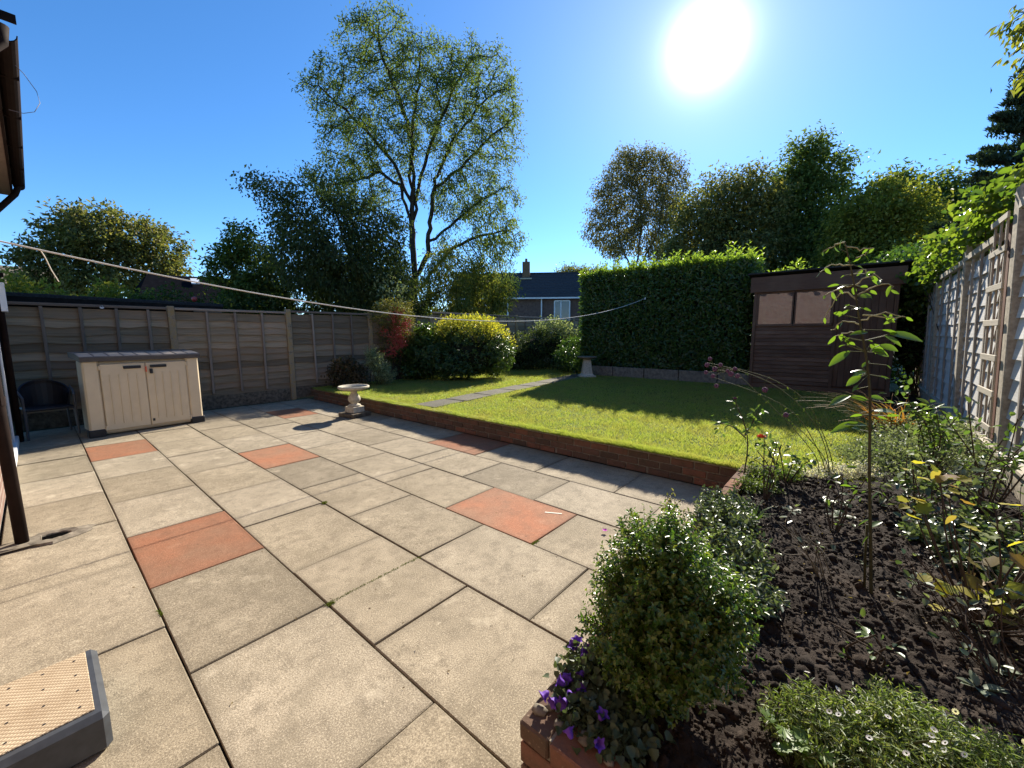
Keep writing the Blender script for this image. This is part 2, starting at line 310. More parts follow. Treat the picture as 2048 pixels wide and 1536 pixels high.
# ------------------------------------------------------------------ mesh helpers
class MB:
    def __init__(s): s.v = []; s.f = []
    def add(s, vs, fs):
        o = len(s.v); s.v += [tuple(x) for x in vs]; s.f += [tuple(i + o for i in f) for f in fs]; return s
    def box(s, c, d, bev=0., rot=None, jit=0.):
        hx, hy, hz = d[0] / 2, d[1] / 2, d[2] / 2
        if bev <= 0:
            vs = [(sx * hx, sy * hy, sz * hz) for sx in (-1, 1) for sy in (-1, 1) for sz in (-1, 1)]
            fs = [(0, 1, 3, 2), (4, 6, 7, 5), (0, 4, 5, 1), (2, 3, 7, 6), (0, 2, 6, 4), (1, 5, 7, 3)]
        else:
            vs = []; ix = {}
            for sx in (-1, 1):
                for sy in (-1, 1):
                    for sz in (-1, 1):
                        for a in range(3):
                            p = [sx * (hx - bev), sy * (hy - bev), sz * (hz - bev)]; p[a] = (sx, sy, sz)[a] * (hx, hy, hz)[a]
                            ix[sx, sy, sz, a] = len(vs); vs.append(tuple(p))
            fs = []
            for a in range(3):
                for sg in (-1, 1):
                    b, c2 = [(1, 2), (2, 0), (0, 1)][a]; q = []
                    for u, v2 in ((-1, -1), (1, -1), (1, 1), (-1, 1)):
                        k = [0, 0, 0]; k[a] = sg; k[b] = u; k[c2] = v2; q.append(ix[k[0], k[1], k[2], a])
                    fs.append(tuple(q if sg > 0 else q[::-1]))
            for a in range(3):
                b, c2 = [(1, 2), (2, 0), (0, 1)][a]
                for u in (-1, 1):
                    for v2 in (-1, 1):
                        q = []
                        for sg, ax in ((-1, b), (1, b), (1, c2), (-1, c2)):
                            k = [0, 0, 0]; k[a] = sg; k[b] = u; k[c2] = v2; q.append(ix[k[0], k[1], k[2], ax])
                        fs.append(tuple(q if u * v2 > 0 else q[::-1]))
            for sx in (-1, 1):
                for sy in (-1, 1):
                    for sz in (-1, 1):
                        q = [ix[sx, sy, sz, a] for a in range(3)]
                        fs.append(tuple(q if sx * sy * sz > 0 else q[::-1]))
        out = []
        for p in vs:
            p = Vector(p)
            if jit: p += Vector((random.uniform(-jit, jit), random.uniform(-jit, jit), random.uniform(-jit, jit)))
            if rot is not None: p = rot @ p
            out.append(p + Vector(c))
        return s.add(out, fs)
    def tube(s, pts, rad, n=6, cap=True):
        V, F = tube(np.array(pts, float), rad, n); s.add(V.tolist(), F.tolist())
        if cap:
            o = len(s.v) - len(V); s.f.append(tuple(o + k for k in range(n))[::-1]); s.f.append(tuple(o + len(V) - n + k for k in range(n)))
        return s
    def lathe(s, prof, n=24, c=(0, 0, 0)):
        vs = []; fs = []
        for r, z in prof:
            for k in range(n):
                a = 2 * math.pi * k / n; vs.append((c[0] + r * math.cos(a), c[1] + r * math.sin(a), c[2] + z))
        for i in range(len(prof) - 1):
            for k in range(n):
                k2 = (k + 1) % n; fs.append((i * n + k, i * n + k2, (i + 1) * n + k2, (i + 1) * n + k))
        fs.append(tuple(range(n))[::-1]); fs.append(tuple((len(prof) - 1) * n + k for k in range(n)))
        return s.add(vs, fs)
    def mesh(s, name, mat, smooth=False):
        me = bpy.data.meshes.new(name); me.from_pydata(s.v, [], s.f)
        for m in (mat if isinstance(mat, (list, tuple)) else [mat]): me.materials.append(m)
        if smooth: me.polygons.foreach_set('use_smooth', [True] * len(me.polygons))
        me.update(); return me
    def ob(s, name, mat, parent=None, loc=(0, 0, 0), smooth=False): return link(name, s.mesh(name, mat, smooth), parent, loc)

def tube(P, rad, n=6):
    P = np.asarray(P, float); k = len(P); rad = np.full(k, rad, float) if np.isscalar(rad) else np.asarray(rad, float)
    T = np.gradient(P, axis=0); T /= np.linalg.norm(T, axis=1)[:, None] + 1e-9
    ref = np.array([0, 0, 1.]) if abs(T[:, 2]).mean() < .85 else np.array([1., 0, 0])
    U = np.cross(T, ref); U /= np.linalg.norm(U, axis=1)[:, None] + 1e-9; W = np.cross(T, U)
    a = np.arange(n) * 2 * np.pi / n
    V = (P[:, None] + rad[:, None, None] * (np.cos(a)[None, :, None] * U[:, None] + np.sin(a)[None, :, None] * W[:, None])).reshape(-1, 3)
    i = np.arange(k - 1)[:, None] * n; j = np.arange(n)[None]; j2 = (j + 1) % n
    F = np.stack([i + j, i + j2, i + n + j2, i + n + j], -1).reshape(-1, 4)
    return V, F

def np_mesh(name, V, F, mat, smooth=False):
    V = np.asarray(V, np.float32); F = np.asarray(F, np.int32); me = bpy.data.meshes.new(name)
    me.vertices.add(len(V)); me.vertices.foreach_set('co', V.ravel())
    k = F.shape[1]; me.loops.add(F.size); me.loops.foreach_set('vertex_index', F.ravel())
    me.polygons.add(len(F)); me.polygons.foreach_set('loop_start', np.arange(0, F.size, k, dtype=np.int32)); me.polygons.foreach_set('loop_total', np.full(len(F), k, np.int32))
    if smooth: me.polygons.foreach_set('use_smooth', np.ones(len(F), bool))
    me.materials.append(mat); me.update(calc_edges=True); return me

def link(name, data, parent=None, loc=(0, 0, 0)):
    o = bpy.data.objects.new(name, data); C.objects.link(o); o.location = loc
    if parent: o.parent = parent
    return o
def tag(o, label=None, cat=None, group=None, kind=None):
    if label: o['label'] = label
    if cat: o['category'] = cat
    if group: o['group'] = group
    if kind: o['kind'] = kind
    return o
def thing(name, label, cat, loc=(0, 0, 0), rz=0, group=None):
    o = link(name, None, None, loc); o.rotation_euler.z = rz; return tag(o, label, cat, group)
def npo(name, V, F, mat, parent=None, smooth=False): return link(name, np_mesh(name, V, F, mat, smooth), parent)
def cat(parts):
    Vs, Fs, o = [], [], 0
    for V, F in parts: Vs.append(V); Fs.append(F + o); o += len(V)
    return np.concatenate(Vs), np.concatenate(Fs)
def unit(a): return a / (np.linalg.norm(a, axis=-1, keepdims=True) + 1e-9)
def rdir(n): return unit(rs.normal(size=(n, 3)))

def leaf(Cn, D, Nn, L, Wd, fold=.25, rnd=False, curl=.15):
    """leaf blades: base points, directions, normals -> verts, faces"""
    n = len(Cn); D = unit(D); S = unit(np.cross(D, Nn)); Nn = np.cross(S, D)
    L = np.broadcast_to(np.asarray(L, float), (n,))[:, None]; Wd = np.broadcast_to(np.asarray(Wd, float), (n,))[:, None]
    tip = Cn + D * L - Nn * L * curl
    if not rnd:
        a = Cn + D * L * .45 + S * Wd / 2 + Nn * Wd * fold; b = Cn + D * L * .45 - S * Wd / 2 + Nn * Wd * fold
        V = np.stack([Cn, a, tip, b], 1).reshape(-1, 3); i = np.arange(n)[:, None] * 4
        return V, np.concatenate([i + [0, 1, 2], i + [0, 2, 3]], 1).reshape(-1, 3)
    q = lambda t, s_, k: Cn + D * L * t + S * Wd * s_ + Nn * (Wd * fold - L * k)
    V = np.stack([Cn, q(.28, .5, .0), q(.68, .42, .04), tip, q(.68, -.42, .04), q(.28, -.5, .0)], 1).reshape(-1, 3); i = np.arange(n)[:, None] * 6
    return V, np.concatenate([i + [0, 1, 2, 3], i + [0, 3, 4, 5]], 1).reshape(-1, 4)

def in_ells(ells, n, shell=3.):
    e = np.array([(x[0], x[1], x[2], x[3], x[3] if len(x) == 5 else x[5], x[4]) for x in ells], float)
    wgt = (e[:, 3] * e[:, 4] * e[:, 5]) ** .8; k = rs.choice(len(e), n, p=wgt / wgt.sum())
    d = rdir(n); r = rs.rand(n, 1) ** (1. / shell)
    return e[k, :3] + d * r * e[k, 3:6], unit(d / e[k, 3:6])
def clumps(ells, n, nc, sig, shell=4.):
    c, nr = in_ells(ells, nc, shell); k = rs.randint(0, nc, n)
    g = rs.normal(size=(n, 3)) * sig * np.array([1, 1, .75])
    return c[k] + g, unit(nr[k] + rdir(n) * .6), c
def scatter_leaves(P, Nr, L, Wd, droop=.35, rnd=False, fold=.25):
    n = len(P); D = unit(Nr * .5 + rdir(n) * .9 + np.array([0, 0, -droop])); Nn = unit(rdir(n) * .8 + np.array([0, 0, .9]))
    s = .6 + .8 * rs.rand(n)
    return leaf(P, D, Nn, L * s, Wd * s, fold, rnd)
def curve(a, b, n=7, sag=0., wob=.0):
    a = np.array(a, float); b = np.array(b, float); t = np.linspace(0, 1, n)[:, None]
    p = a + (b - a) * t; p[:, 2] += sag * 4 * (t * (1 - t))[:, 0]
    if wob: p[1:-1] += rs.normal(size=(n - 2, 3)) * wob
    return p

def colonize(paths, ells, natt, step, infl, kill, iters, shell=2.2, trop=.0):
    nodes, par = [], []
    for P in paths:
        P = np.array(P, float)
        if nodes:
            q = np.array(nodes); j = int(np.argmin(((q - P[0]) ** 2).sum(1)))
        else: nodes.append(P[0]); par.append(-1); j = 0
        for a, b in zip(P[:-1], P[1:]):
            m = max(1, int(round(np.linalg.norm(b - a) / step)))
            for t in range(1, m + 1):
                nodes.append(a + (b - a) * t / m + rs.normal(size=3) * step * .1); par.append(j); j = len(nodes) - 1
    att, _ = in_ells(ells, natt, shell); alive = np.ones(natt, bool)
    for it in range(iters):
        kd = kdtree.KDTree(len(nodes))
        for i, p in enumerate(nodes): kd.insert(p, i)
        kd.balance(); acc = {}
        for i in np.nonzero(alive)[0]:
            co, j, d = kd.find(att[i])
            if d < kill: alive[i] = False
            elif d < infl:
                acc.setdefault(j, []).append((att[i] - nodes[j]) / d)
        if not acc: break
        for j, ds in acc.items():
            d = np.sum(ds, 0) + rs.normal(size=3) * .25; d[2] += trop * len(ds); d /= np.linalg.norm(d) + 1e-9
            nodes.append(nodes[j] + d * step); par.append(j)
    return np.array(nodes), np.array(par)
def skeleton_mesh(nodes, par, r0, p, sides=5, rmax=9):
    n = len(nodes); acc = np.zeros(n); r = np.zeros(n)
    ch = [[] for _ in range(n)]
    for i in range(n):
        if par[i] >= 0: ch[par[i]].append(i)
    order = []; st = [0]
    while st:
        i = st.pop(); order.append(i); st += ch[i]
    for i in reversed(order):
        r[i] = r0 if not ch[i] else min(rmax, sum(r[c] ** p for c in ch[i]) ** (1 / p))
    idx = np.array([i for i in range(n) if par[i] >= 0]); pa = par[idx]
    A = nodes[pa]; B = nodes[idx]; T = unit(B - A); ra = np.minimum(r[pa], r[idx] * 1.12); rb = r[idx]
    ref = np.where(np.abs(T[:, 2:3]) < .8, np.array([[0, 0, 1.]]), np.array([[1., 0, 0]]))
    U = unit(np.cross(T, ref)); W = np.cross(T, U); a = np.arange(sides) * 2 * np.pi / sides
    ring = np.cos(a)[None, :, None] * U[:, None] + np.sin(a)[None, :, None] * W[:, None]
    V = np.concatenate([(A - T * ra[:, None] * .2)[:, None] + ra[:, None, None] * ring, (B + T * rb[:, None] * .2)[:, None] + rb[:, None, None] * ring], 1).reshape(-1, 3)
    i = np.arange(len(idx))[:, None] * 2 * sides; j = np.arange(sides)[None]; j2 = (j + 1) % sides
    F = np.stack([i + j, i + j2, i + sides + j2, i + sides + j], -1).reshape(-1, 4)
    return V, F, r

def fbm(x, y, octv=5, seed=0, rough=.5):
    t = np.zeros_like(x); amp = 1.; tot = 0
    for o in range(octv):
        f = 2 ** o; xi = np.floor(x * f).astype(np.int64); yi = np.floor(y * f).astype(np.int64); fx = x * f - xi; fy = y * f - yi
        h = lambda a, b: ((np.sin(a * 127.1 + b * 311.7 + seed * 74.7 + o * 13.3) * 43758.5453) % 1.)
        ux = fx * fx * (3 - 2 * fx); uy = fy * fy * (3 - 2 * fy)
        t += amp * ((h(xi, yi) * (1 - ux) + h(xi + 1, yi) * ux) * (1 - uy) + (h(xi, yi + 1) * (1 - ux) + h(xi + 1, yi + 1) * ux) * uy); tot += amp; amp *= rough
    return t / tot

# ================================================================== SETTING
V = np.array([(-260, -260, -.07), (260, -260, -.07), (260, 260, -.07), (-260, 260, -.07)]); npo('ground', V, np.array([[0, 1, 2, 3]]), M['ground'])['kind'] = 'structure'

# ---- patio: bedding and one object per slab
patio = thing('patio', None, None); patio['kind'] = 'structure'
MB().box((1.85, 3.4, -.045), (4.4, 12.8, .05)).ob('bedding', M['joint'], patio)
XL = [-.29, .299, .905, 1.514, 2.127, 2.744, 3.352, 4.045]
PH = [1.647, 1.184, 1.638, 1.180, 1.637, 2.090, 2.538]
RED = {(1, 3.007), (1, 6.68), (3, 4.842), (4, 2.09), (6, 5.27), (6, 2.99), (4, 7.6)}
REDS = [(1, 3.46), (1, 7.15), (3, 5.3), (4, 2.095), (6, 3.9), (5, 8.5)]
def slab_mesh(dx, dy):
    g = .0036; b = MB(); b.box((0, 0, -.022), (dx - 2 * g, dy - 2 * g, .044), .004, None, .0018); return b
for c in range(7):
    x0, x1 = XL[c], XL[c + 1]; y = PH[c] - 4 * .922
    while y < 9.6:
        y0, y1 = y, min(y + .922, 9.66)
        if y1 > -2.9 and y1 - y0 > .1:
            my = (y0 + y1) / 2
            if not (x0 > .8 and y1 < .55):
                yy0 = max(y0, .62) if x0 > .8 else y0
                red = any(c == a and y0 < b < y1 for a, b in REDS)
                m = M['slab_red'] if red else M['slab']
                o = slab_mesh(x1 - x0, y1 - yy0).ob('slab', m, patio, ((x0 + x1) / 2, (yy0 + y1) / 2, random.uniform(-.003, .003)))
                o.rotation_euler = (random.uniform(-.002, .002), random.uniform(-.002, .002), random.uniform(-.0015, .0015))
                if red and c == 4:
                    mk = MB().box((0, 0, 0), (.016, .14, .0012), 0).ob('paint_mark', M['mark'], o, (.20, -.30, .003)); mk.rotation_euler.z = R(28)
                    mk['label'] = 'short white paint mark on the red slab'
        y += .922

# ---- lawn and path
lx, ly = np.meshgrid(np.linspace(4.12, 17.2, 120), np.linspace(-.25, 9.72, 100), indexing='ij')
lz = .235 + .018 * fbm(lx * .8, ly * .8, 4, 3)
nx, ny = lx.shape; idx = np.arange(nx * ny).reshape(nx, ny)
F = np.stack([idx[:-1, :-1], idx[1:, :-1], idx[1:, 1:], idx[:-1, 1:]], -1).reshape(-1, 4)
npo('lawn', np.stack([lx, ly, lz], -1).reshape(-1, 3), F, M['lawn'], None, True)['kind'] = 'structure'
path = thing('garden_path', None, None); path['kind'] = 'structure'
px_ = 4.20; pth = []
for k in range(8):
    L = .74 + .06 * rs.rand(); t0 = (px_ - 4.2) / 6.; cy = 5.58 + .62 * t0
    o = MB().box((0, 0, 0), (L, .52, .05), .006, None, .004).ob('paving_stone', M['slab_path'], path, (px_ + L / 2, cy, .238)); o.rotation_euler.z = .10 + rs.normal() * .015
    pth.append((px_ + L / 2, cy, L)); px_ += L + .045
def on_path(x, y):
    cy = 5.58 + .62 * (x - 4.2) / 6.; return (abs(y - cy) < .25) & (x > 4.22) & (x < px_)

# ---- grass blades
n = 330000
gx = 4.13 + 7.9 * rs.rand(n) ** 1.35; gy = -.2 + 9.7 * rs.rand(n)
ed = rs.rand(n) < .11; gx[ed] = 4.02 + .13 * rs.rand(ed.sum()); gy[ed] = .72 + 8.6 * rs.rand(ed.sum())
gx2 = gx; keep = ~on_path(gx, gy) & ((gx > 4.1) | (gy > .7)); gx, gy = gx[keep], gy[keep]; n = len(gx)
h = (.018 + .022 * rs.rand(n)) * (.45 + 1.15 * fbm(gx * 3.2, gy * 3.2, 4, 9, .65)); wd = .0022 + .0022 * rs.rand(n) + .0005 * (gx - 4)
a = rs.rand(n) * 2 * np.pi; ln = rs.normal(size=(n, 2)) * .55; ln[gx < 4.15] += (-.9, 0); h[gx < 4.15] *= 1.0 + .9 * fbm(gy[gx < 4.15] * 6, gy[gx < 4.15] * 0, 3, 2)
base = np.stack([gx, gy, .243 + 0 * gx], 1); side = np.stack([np.cos(a), np.sin(a), 0 * a], 1) * wd[:, None]
tip = base + np.stack([ln[:, 0] * h, ln[:, 1] * h, h], 1)
V = np.stack([base - side, base + side, tip], 1).reshape(-1, 3)
npo('lawn_grass', V, np.arange(3 * n).reshape(-1, 3), M['grass'])
tag(bpy.data.objects['lawn_grass'], 'short sunlit grass covering the raised lawn', None, None, 'stuff')

# ---- brick retaining walls
ico0 = np.array([(0, 0, 1), (.89, 0, .45), (.28, .85, .45), (-.72, .53, .45), (-.72, -.53, .45), (.28, -.85, .45), (.72, .53, -.45), (-.28, .85, -.45), (-.89, 0, -.45), (-.28, -.85, -.45), (.72, -.53, -.45), (0, 0, -1)])
icf0 = np.array([(0, 1, 2), (0, 2, 3), (0, 3, 4), (0, 4, 5), (0, 5, 1), (1, 6, 2), (2, 7, 3), (3, 8, 4), (4, 9, 5), (5, 10, 1), (6, 7, 2), (7, 8, 3), (8, 9, 4), (9, 10, 5), (10, 6, 1), (11, 7, 6), (11, 8, 7), (11, 9, 8), (11, 10, 9), (11, 6, 10)])
BR = []
for k in range(5): BR.append(MB().box((0, 0, 0), (.102, .2155, .065), .006, None, .0022).mesh('brick', M['brick']))
BRX = [MB().box((0, 0, 0), (.2155, .102, .065), .006, None, .0022).mesh('brick', M['brick']) for k in range(4)]
wall = thing('lawn_wall', 'low three course brick retaining wall along the front of the lawn', 'wall', (4.10, 5, 0))
MB().box((0, 0, .112), (.080, 8.9, .222)).ob('mortar', M['mortar'], wall)
for c in range(3):
    y = -4.33 + (.11 if c % 2 else 0)
    k = 0
    while y < 4.4:
        weep = (c == 0 and k % 5 == 3); link('brick', BR[rs.randint(5)], wall, (rs.normal() * .0022, y + .108, .035 + .075 * c)).rotation_euler.z = rs.normal() * .008
        y += .2275 + (.018 if weep else 0); k += 1
cv = []; cf = []
nn = 90
for i in range(nn + 1):
    y = -4.34 + 8.7 * i / nn; r_ = rs.normal(size=4) * .004
    cv += [(-.052 + r_[0], y, .223), (-.046 + r_[1], y, .238 + r_[2]), (.05, y, .246 + r_[3]), (.06, y, .223)]
    if i:
        for q in range(3): o = (i - 1) * 4 + q; cf.append((o, o + 1, o + 5, o + 4))
MB().add(cv, cf).ob('coping', M['mortar_cap'], wall)
bw = thing('bed_wall', 'brick wall round the raised flower bed, its corner beside the purple bellflowers', 'wall', (.85, .70, 0))
MB().box((1.62, -.052, .145), (3.16, .080, .285)).ob('mortar', M['mortar'], bw); MB().box((.052, -1.32, .145), (.080, 2.45, .285)).ob('mortar', M['mortar'], bw)
for c in range(4):
    x = (.0 if c % 2 else .114)
    while x < 3.1:
        link('brick', BRX[rs.randint(4)], bw, (x + .108, -.052 + rs.normal() * .002, .035 + .075 * c)).rotation_euler.z = rs.normal() * .01; x += .2275
    y = (-.114 if c % 2 else 0)
    while y > -2.3:
        link('brick', BR[rs.randint(5)], bw, (.052 + rs.normal() * .002, y - .108, .035 + .075 * c)).rotation_euler.z = rs.normal() * .01; y -= .2275
for k in range(34):
    if k < 20: p = (.03 + .05 * rs.rand(), -.03 - k * .08, .298)
    else: p = (.10 + (k - 20) * .09, -.05 + .02 * rs.normal(), .298)
    lv = ico0 * np.array([.018 + .014 * rs.rand(), .016 + .012 * rs.rand(), .008 + .006 * rs.rand()]) * (.65 + .7 * rs.rand(12, 1)); npo('mortar_lump', lv, icf0, M['mortar'], bw).location = p

# ---- soil bed
def soil_grid(x0, x1, y0, y1, st, zf, seed):
    X, Y = np.meshgrid(np.arange(x0, x1 + st, st), np.arange(y0, y1 + st, st), indexing='ij')
    Z = zf(X, Y) + .06 * (fbm(X * 5, Y * 5, 3, seed) - .5) + .035 * (fbm(X * 22, Y * 22, 4, seed + 1, .6) - .5) + .016 * fbm(X * 60, Y * 60, 2, seed + 2)
    a, b = X.shape; i = np.arange(a * b).reshape(a, b)
    return np.stack([X, Y, Z], -1).reshape(-1, 3), np.stack([i[:-1, :-1], i[1:, :-1], i[1:, 1:], i[:-1, 1:]], -1).reshape(-1, 4)
zf = lambda X, Y: .27 - .05 * np.clip((Y - .5) / .12, 0, 1) + .02 * np.clip(-Y, 0, 1)
P1 = soil_grid(.93, 4.2, -2.0, .60, .0125, zf, 21); P2 = soil_grid(4.2, 11.5, -1.6, -.14, .03, lambda X, Y: .235 + 0 * X, 22)
so = npo('soil', *cat([P1, P2]), M['soil'], None, True); so['kind'] = 'structure'
# clods of earth
n = 30000; cxy = np.stack([.95 + 3.1 * rs.rand(n) ** 1.2, -1.2 + 1.78 * rs.rand(n)], 1); sz = .0025 + .0055 * rs.rand(n) ** 2 + .02 * rs.rand(n) ** 24
ico, icf = ico0, icf0
def soil_z(x, y): return zf(x, y) + .06 * (fbm(x * 5, y * 5, 3, 21) - .5) + .035 * (fbm(x * 22, y * 22, 4, 22, .6) - .5) + .008
cz = soil_z(cxy[:, 0], cxy[:, 1])
V = (np.concatenate([cxy, cz[:, None]], 1)[:, None] + ico[None] * sz[:, None, None] * (.5 + 1. * rs.rand(n, 12, 1)) * (.7 + .6 * rs.rand(n, 1, 3))).reshape(-1, 3)
tag(npo('soil_clods', V, (icf[None] + np.arange(n)[:, None, None] * 12).reshape(-1, 3), M['soil']), 'loose clods of dark earth strewn over the flower bed', None, None, 'stuff')

# ================================================================== HOUSE AT THE LEFT
hx = -.30
house = thing('house', 'brick bungalow at the left edge with dark eaves and gutter', 'house', (hx, 3, 0))
MB().box((-2.0, -.5, 1.72), (4.0, 13.0, 3.44)).ob('wall', M['house_brick'], house)
MB().box((.15, -.5, 3.40), (.30, 13.1, .022)).ob('soffit', M['box_grey'], house)
MB().box((.305, -.5, 3.47), (.022, 13.1, .19)).ob('fascia', M['dark_brown'], house)
def gutter_mesh(L):
    b = MB(); k = 9; vs = []; fs = []
    for j, yy in enumerate((-L / 2, L / 2)):
        for rr in (.056, .050):
            for i in range(k):
                a = math.pi + math.pi * i / (k - 1); vs.append((rr * math.cos(a), yy, rr * math.sin(a)))
    for i in range(k - 1): fs += [(i, i + 1, 2 * k + i + 1, 2 * k + i), (k + i, 3 * k + i, 3 * k + i + 1, k + i + 1)]
    fs += [(0, 2 * k, 3 * k, k), (k - 1, 2 * k - 1, 4 * k - 1, 3 * k - 1)]
    return b.add(vs, fs)
gutter_mesh(4.4).ob('gutter', M['dark_brown'], house, (.375, 3.78, 3.52))
for yy in (1.3, 2.2, 3.1, 4.0, 4.9, 5.7): MB().box((0, 0, 0), (.13, .02, .05)).ob('gutter_bracket', M['dark_brown'], house, (.36, yy, 3.49))
rv = []; rf = []
for i in range(16):
    t = i / 15.; rv += [(.32 - 4 * t, -7.1, 3.58 + 2.0 * t), (.32 - 4 * t, 6.1, 3.58 + 2.0 * t)]
    if i: rf.append((2 * i - 2, 2 * i - 1, 2 * i + 1, 2 * i))
MB().add(rv, rf).ob('roof', M['tile_red'], house)
p = MB(); p.tube([(.115, 1.37, .0), (.10, 1.37, 1.2), (.095, 1.37, 2.9), (.11, 1.37, 3.05), (.35, 1.37, 3.36), (.36, 1.37, 3.46)], .034, 12)
dp = p.ob('downpipe', M['dark_brown'], house, (0, 0, 0), True)
MB().lathe([(.040, 0), (.040, .06)], 12, (.102, 1.37, 1.0)).ob('pipe_collar', M['dark_brown'], dp)
p = MB(); p.tube([(.055, 5.80, 0), (.055, 5.80, 2.9), (.07, 5.80, 3.0), (.33, 5.78, 3.36), (.37, 5.75, 3.47)], .034, 10)
d2 = p.ob('downpipe', M['dark_brown'], house, (0, 0, 0), True); MB().box((.06, 5.80, 2.28), (.13, .10, .05)).ob('pipe_collar', M['dark_brown'], d2)
fr = MB(); fr.box((.0, 5.20, 1.05), (.05, .075, 2.1)).box((.0, 3.0, 1.05), (.05, .075, 2.1)).box((.0, 4.1, 2.08), (.05, 2.13, .07)); fo = fr.ob('door_frame', M['white'], house)
MB().box((.005, 4.1, 1.04), (.02, 2.1, 2.0)).ob('door_glass', M['pane_far'], fo)
MB().box((.0, 4.4, .05), (.09, 2.7, .10), .01).ob('door_sill', M['white'], house)
wf = MB(); wf.box((.10, 5.52, 1.95), (.05, .045, .34)).box((.10, 5.30, 1.95), (.05, .045, .34)).box((.10, 5.41, 2.12), (.05, .26, .04)).box((.10, 5.41, 1.80), (.05, .26, .04)).box((.10, 5.41, 1.95), (.04, .18, .02)); wf.ob('vent_frame', M['white'], house)
cb = MB(); cb.tube([(.03, 0, 3.53), (.10, .02, 3.46), (.155, .03, 3.36), (.165, .03, 3.28), (.13, .02, 3.20), (.07, 0, 3.16), (0, 0, 3.16)], .0022, 6)
cb.ob('cable', M['cable'], None, (.045, 4.95, -.02), True); tag(bpy.data.objects['cable'], 'thin loose cable looping out from the house gutter', 'cable')
# gully
g = thing('drain_gully', 'small round drain gully with crumbling mortar collar below the downpipe', 'drain', (-.046, 4.38, .002))
b = MB(); k = 20; vs = []; fs = []
for j, (rr, z) in enumerate([(.19, .0), (.155, .014), (.115, .018), (.085, .012), (.078, -.0005)]):
    for i in range(k):
        a = 2 * math.pi * i / k; q = rr * (1 + .12 * rs.normal() * (j < 2)); vs.append((q * 1.15 * math.cos(a), q * .75 * math.sin(a), z + .002 * rs.normal() * (0 < j < 4)))
    if j: fs += [((j - 1) * k + i, (j - 1) * k + (i + 1) % k, j * k + (i + 1) % k, j * k + i) for i in range(k)]
b.add(vs, fs).ob('collar', M['stone_dark'], g)
b = MB().lathe([(.092, .0), (.092, .0025)], 20); b.v = [(x * 1.1, y * .72, z) for x, y, z in b.v]; b.ob('painted_opening', M['hole_shade'], g)  # flat disc painted black for the shade inside the drain
# pipe footing mortar
MB().box((0, 0, 0), (.20, .16, .02), .008, None, .012).ob('mortar_patch', M['stone_dark'], g, (-.15, -.02, .006))

# ---- half step
st = thing('door_step', 'low dark grey plastic step with a tan gridded tread board', 'step', (-.135, 2.15, 0))
MB().box((0, 0, .075), (.37, .47, .15), .018).ob('body', M['step_grey'], st)
tb = MB().box((0, 0, 0), (.315, .405, .006), .002).ob('tread', M['tread'], st, (-.006, .008, .152))
for i in range(4):
    for j in range(4): MB().lathe([(.0042, 0), (.0042, .0015)], 8).ob('painted_screw_hole', M['black_pl'], tb, (-.125 + i * .083, -.155 + j * .105, .0026))  # raised discs, the dark inside the holes is painted black

# ================================================================== LEFT FENCE
fy = 9.76
lf = thing('garden_fence', 'weathered brown lap panel fence with concrete posts along the left side', 'fence', (0, fy, 0)); lf.rotation_euler.x = -.006
PX = [1.70, 3.74, 5.74, 7.74, 9.74, 11.74, 13.74, 15.74, 17.5]
def lap_board(L, h, th, wav, n=6, lip=.012):
    b = MB(); vs = []; fs = []; ph = rs.rand() * 6
    for i in range(n + 1):
        x = -L / 2 + L * i / n; w = wav * (math.sin(ph + i * 1.9) * .6 + rs.normal() * .5)
        vs += [(x, -th - lip, -h / 2 + w), (x, -.004 - th * .4, h / 2), (x, .0, h / 2), (x, -lip + .002, -h / 2 + w)]
    for i in range(n):
        for q in range(4): fs.append((4 * i + q, 4 * i + (q + 1) % 4, 4 * i + 4 + (q + 1) % 4, 4 * i + 4 + q))
    fs += [(3, 2, 1, 0), (4 * n, 4 * n + 1, 4 * n + 2, 4 * n + 3)]
    return b.add(vs, fs)
LB = [lap_board(1., .158, .012, .015, 7, .026).mesh('board', M['board_grey']) for k in range(9)]
PM = MB().box((0, 0, .99), (.105, .10, 2.04), .008, None, .002).mesh('post', M['lichen'])
prev = -.27
for k, x in enumerate(PX):
    rise = 0 if k < 2 else .03 if k < 4 else .16
    o = link('post', PM, lf, (x, -.012, rise + (.03 if k == 1 else 0)))
    x0, x1 = prev + (.055 if k else .01), x - .055; L = x1 - x0; cx = (x0 + x1) / 2
    MB().box((cx, 0, .135 + rise * .9), (L, .05, .27 + rise * .2), .004).ob('gravel_board', M['gravel_board'], lf)
    z = .335 + rise
    for j in range(12):
        o = link('board', LB[rs.randint(9)], lf, (cx, .012 + rs.normal() * .002, z + j * .136)); o.scale.x = L * random.choice((1, -1)); o.rotation_euler.y = rs.normal() * .0035
    MB().box((cx, -.032, 1.962 + rise), (L, .06, .045), .004).ob('rail', M['rail'], lf)
    for t in (.20, .42, .64, .86) if k == 0 else (.25, .5, .75):
        MB().box((x0 + L * t, -.048, 1.12 + rise), (.040, .026, 1.62), .003, Matrix.Rotation(rs.normal() * .006, 3, 'Y')).ob('batten', M['batten'], lf)
    prev = x
MB().lathe([(.028, 0), (.028, .012)], 10).ob('cap', M['white'], lf, (.80, -.05, 1.945)).rotation_euler.x = R(90)

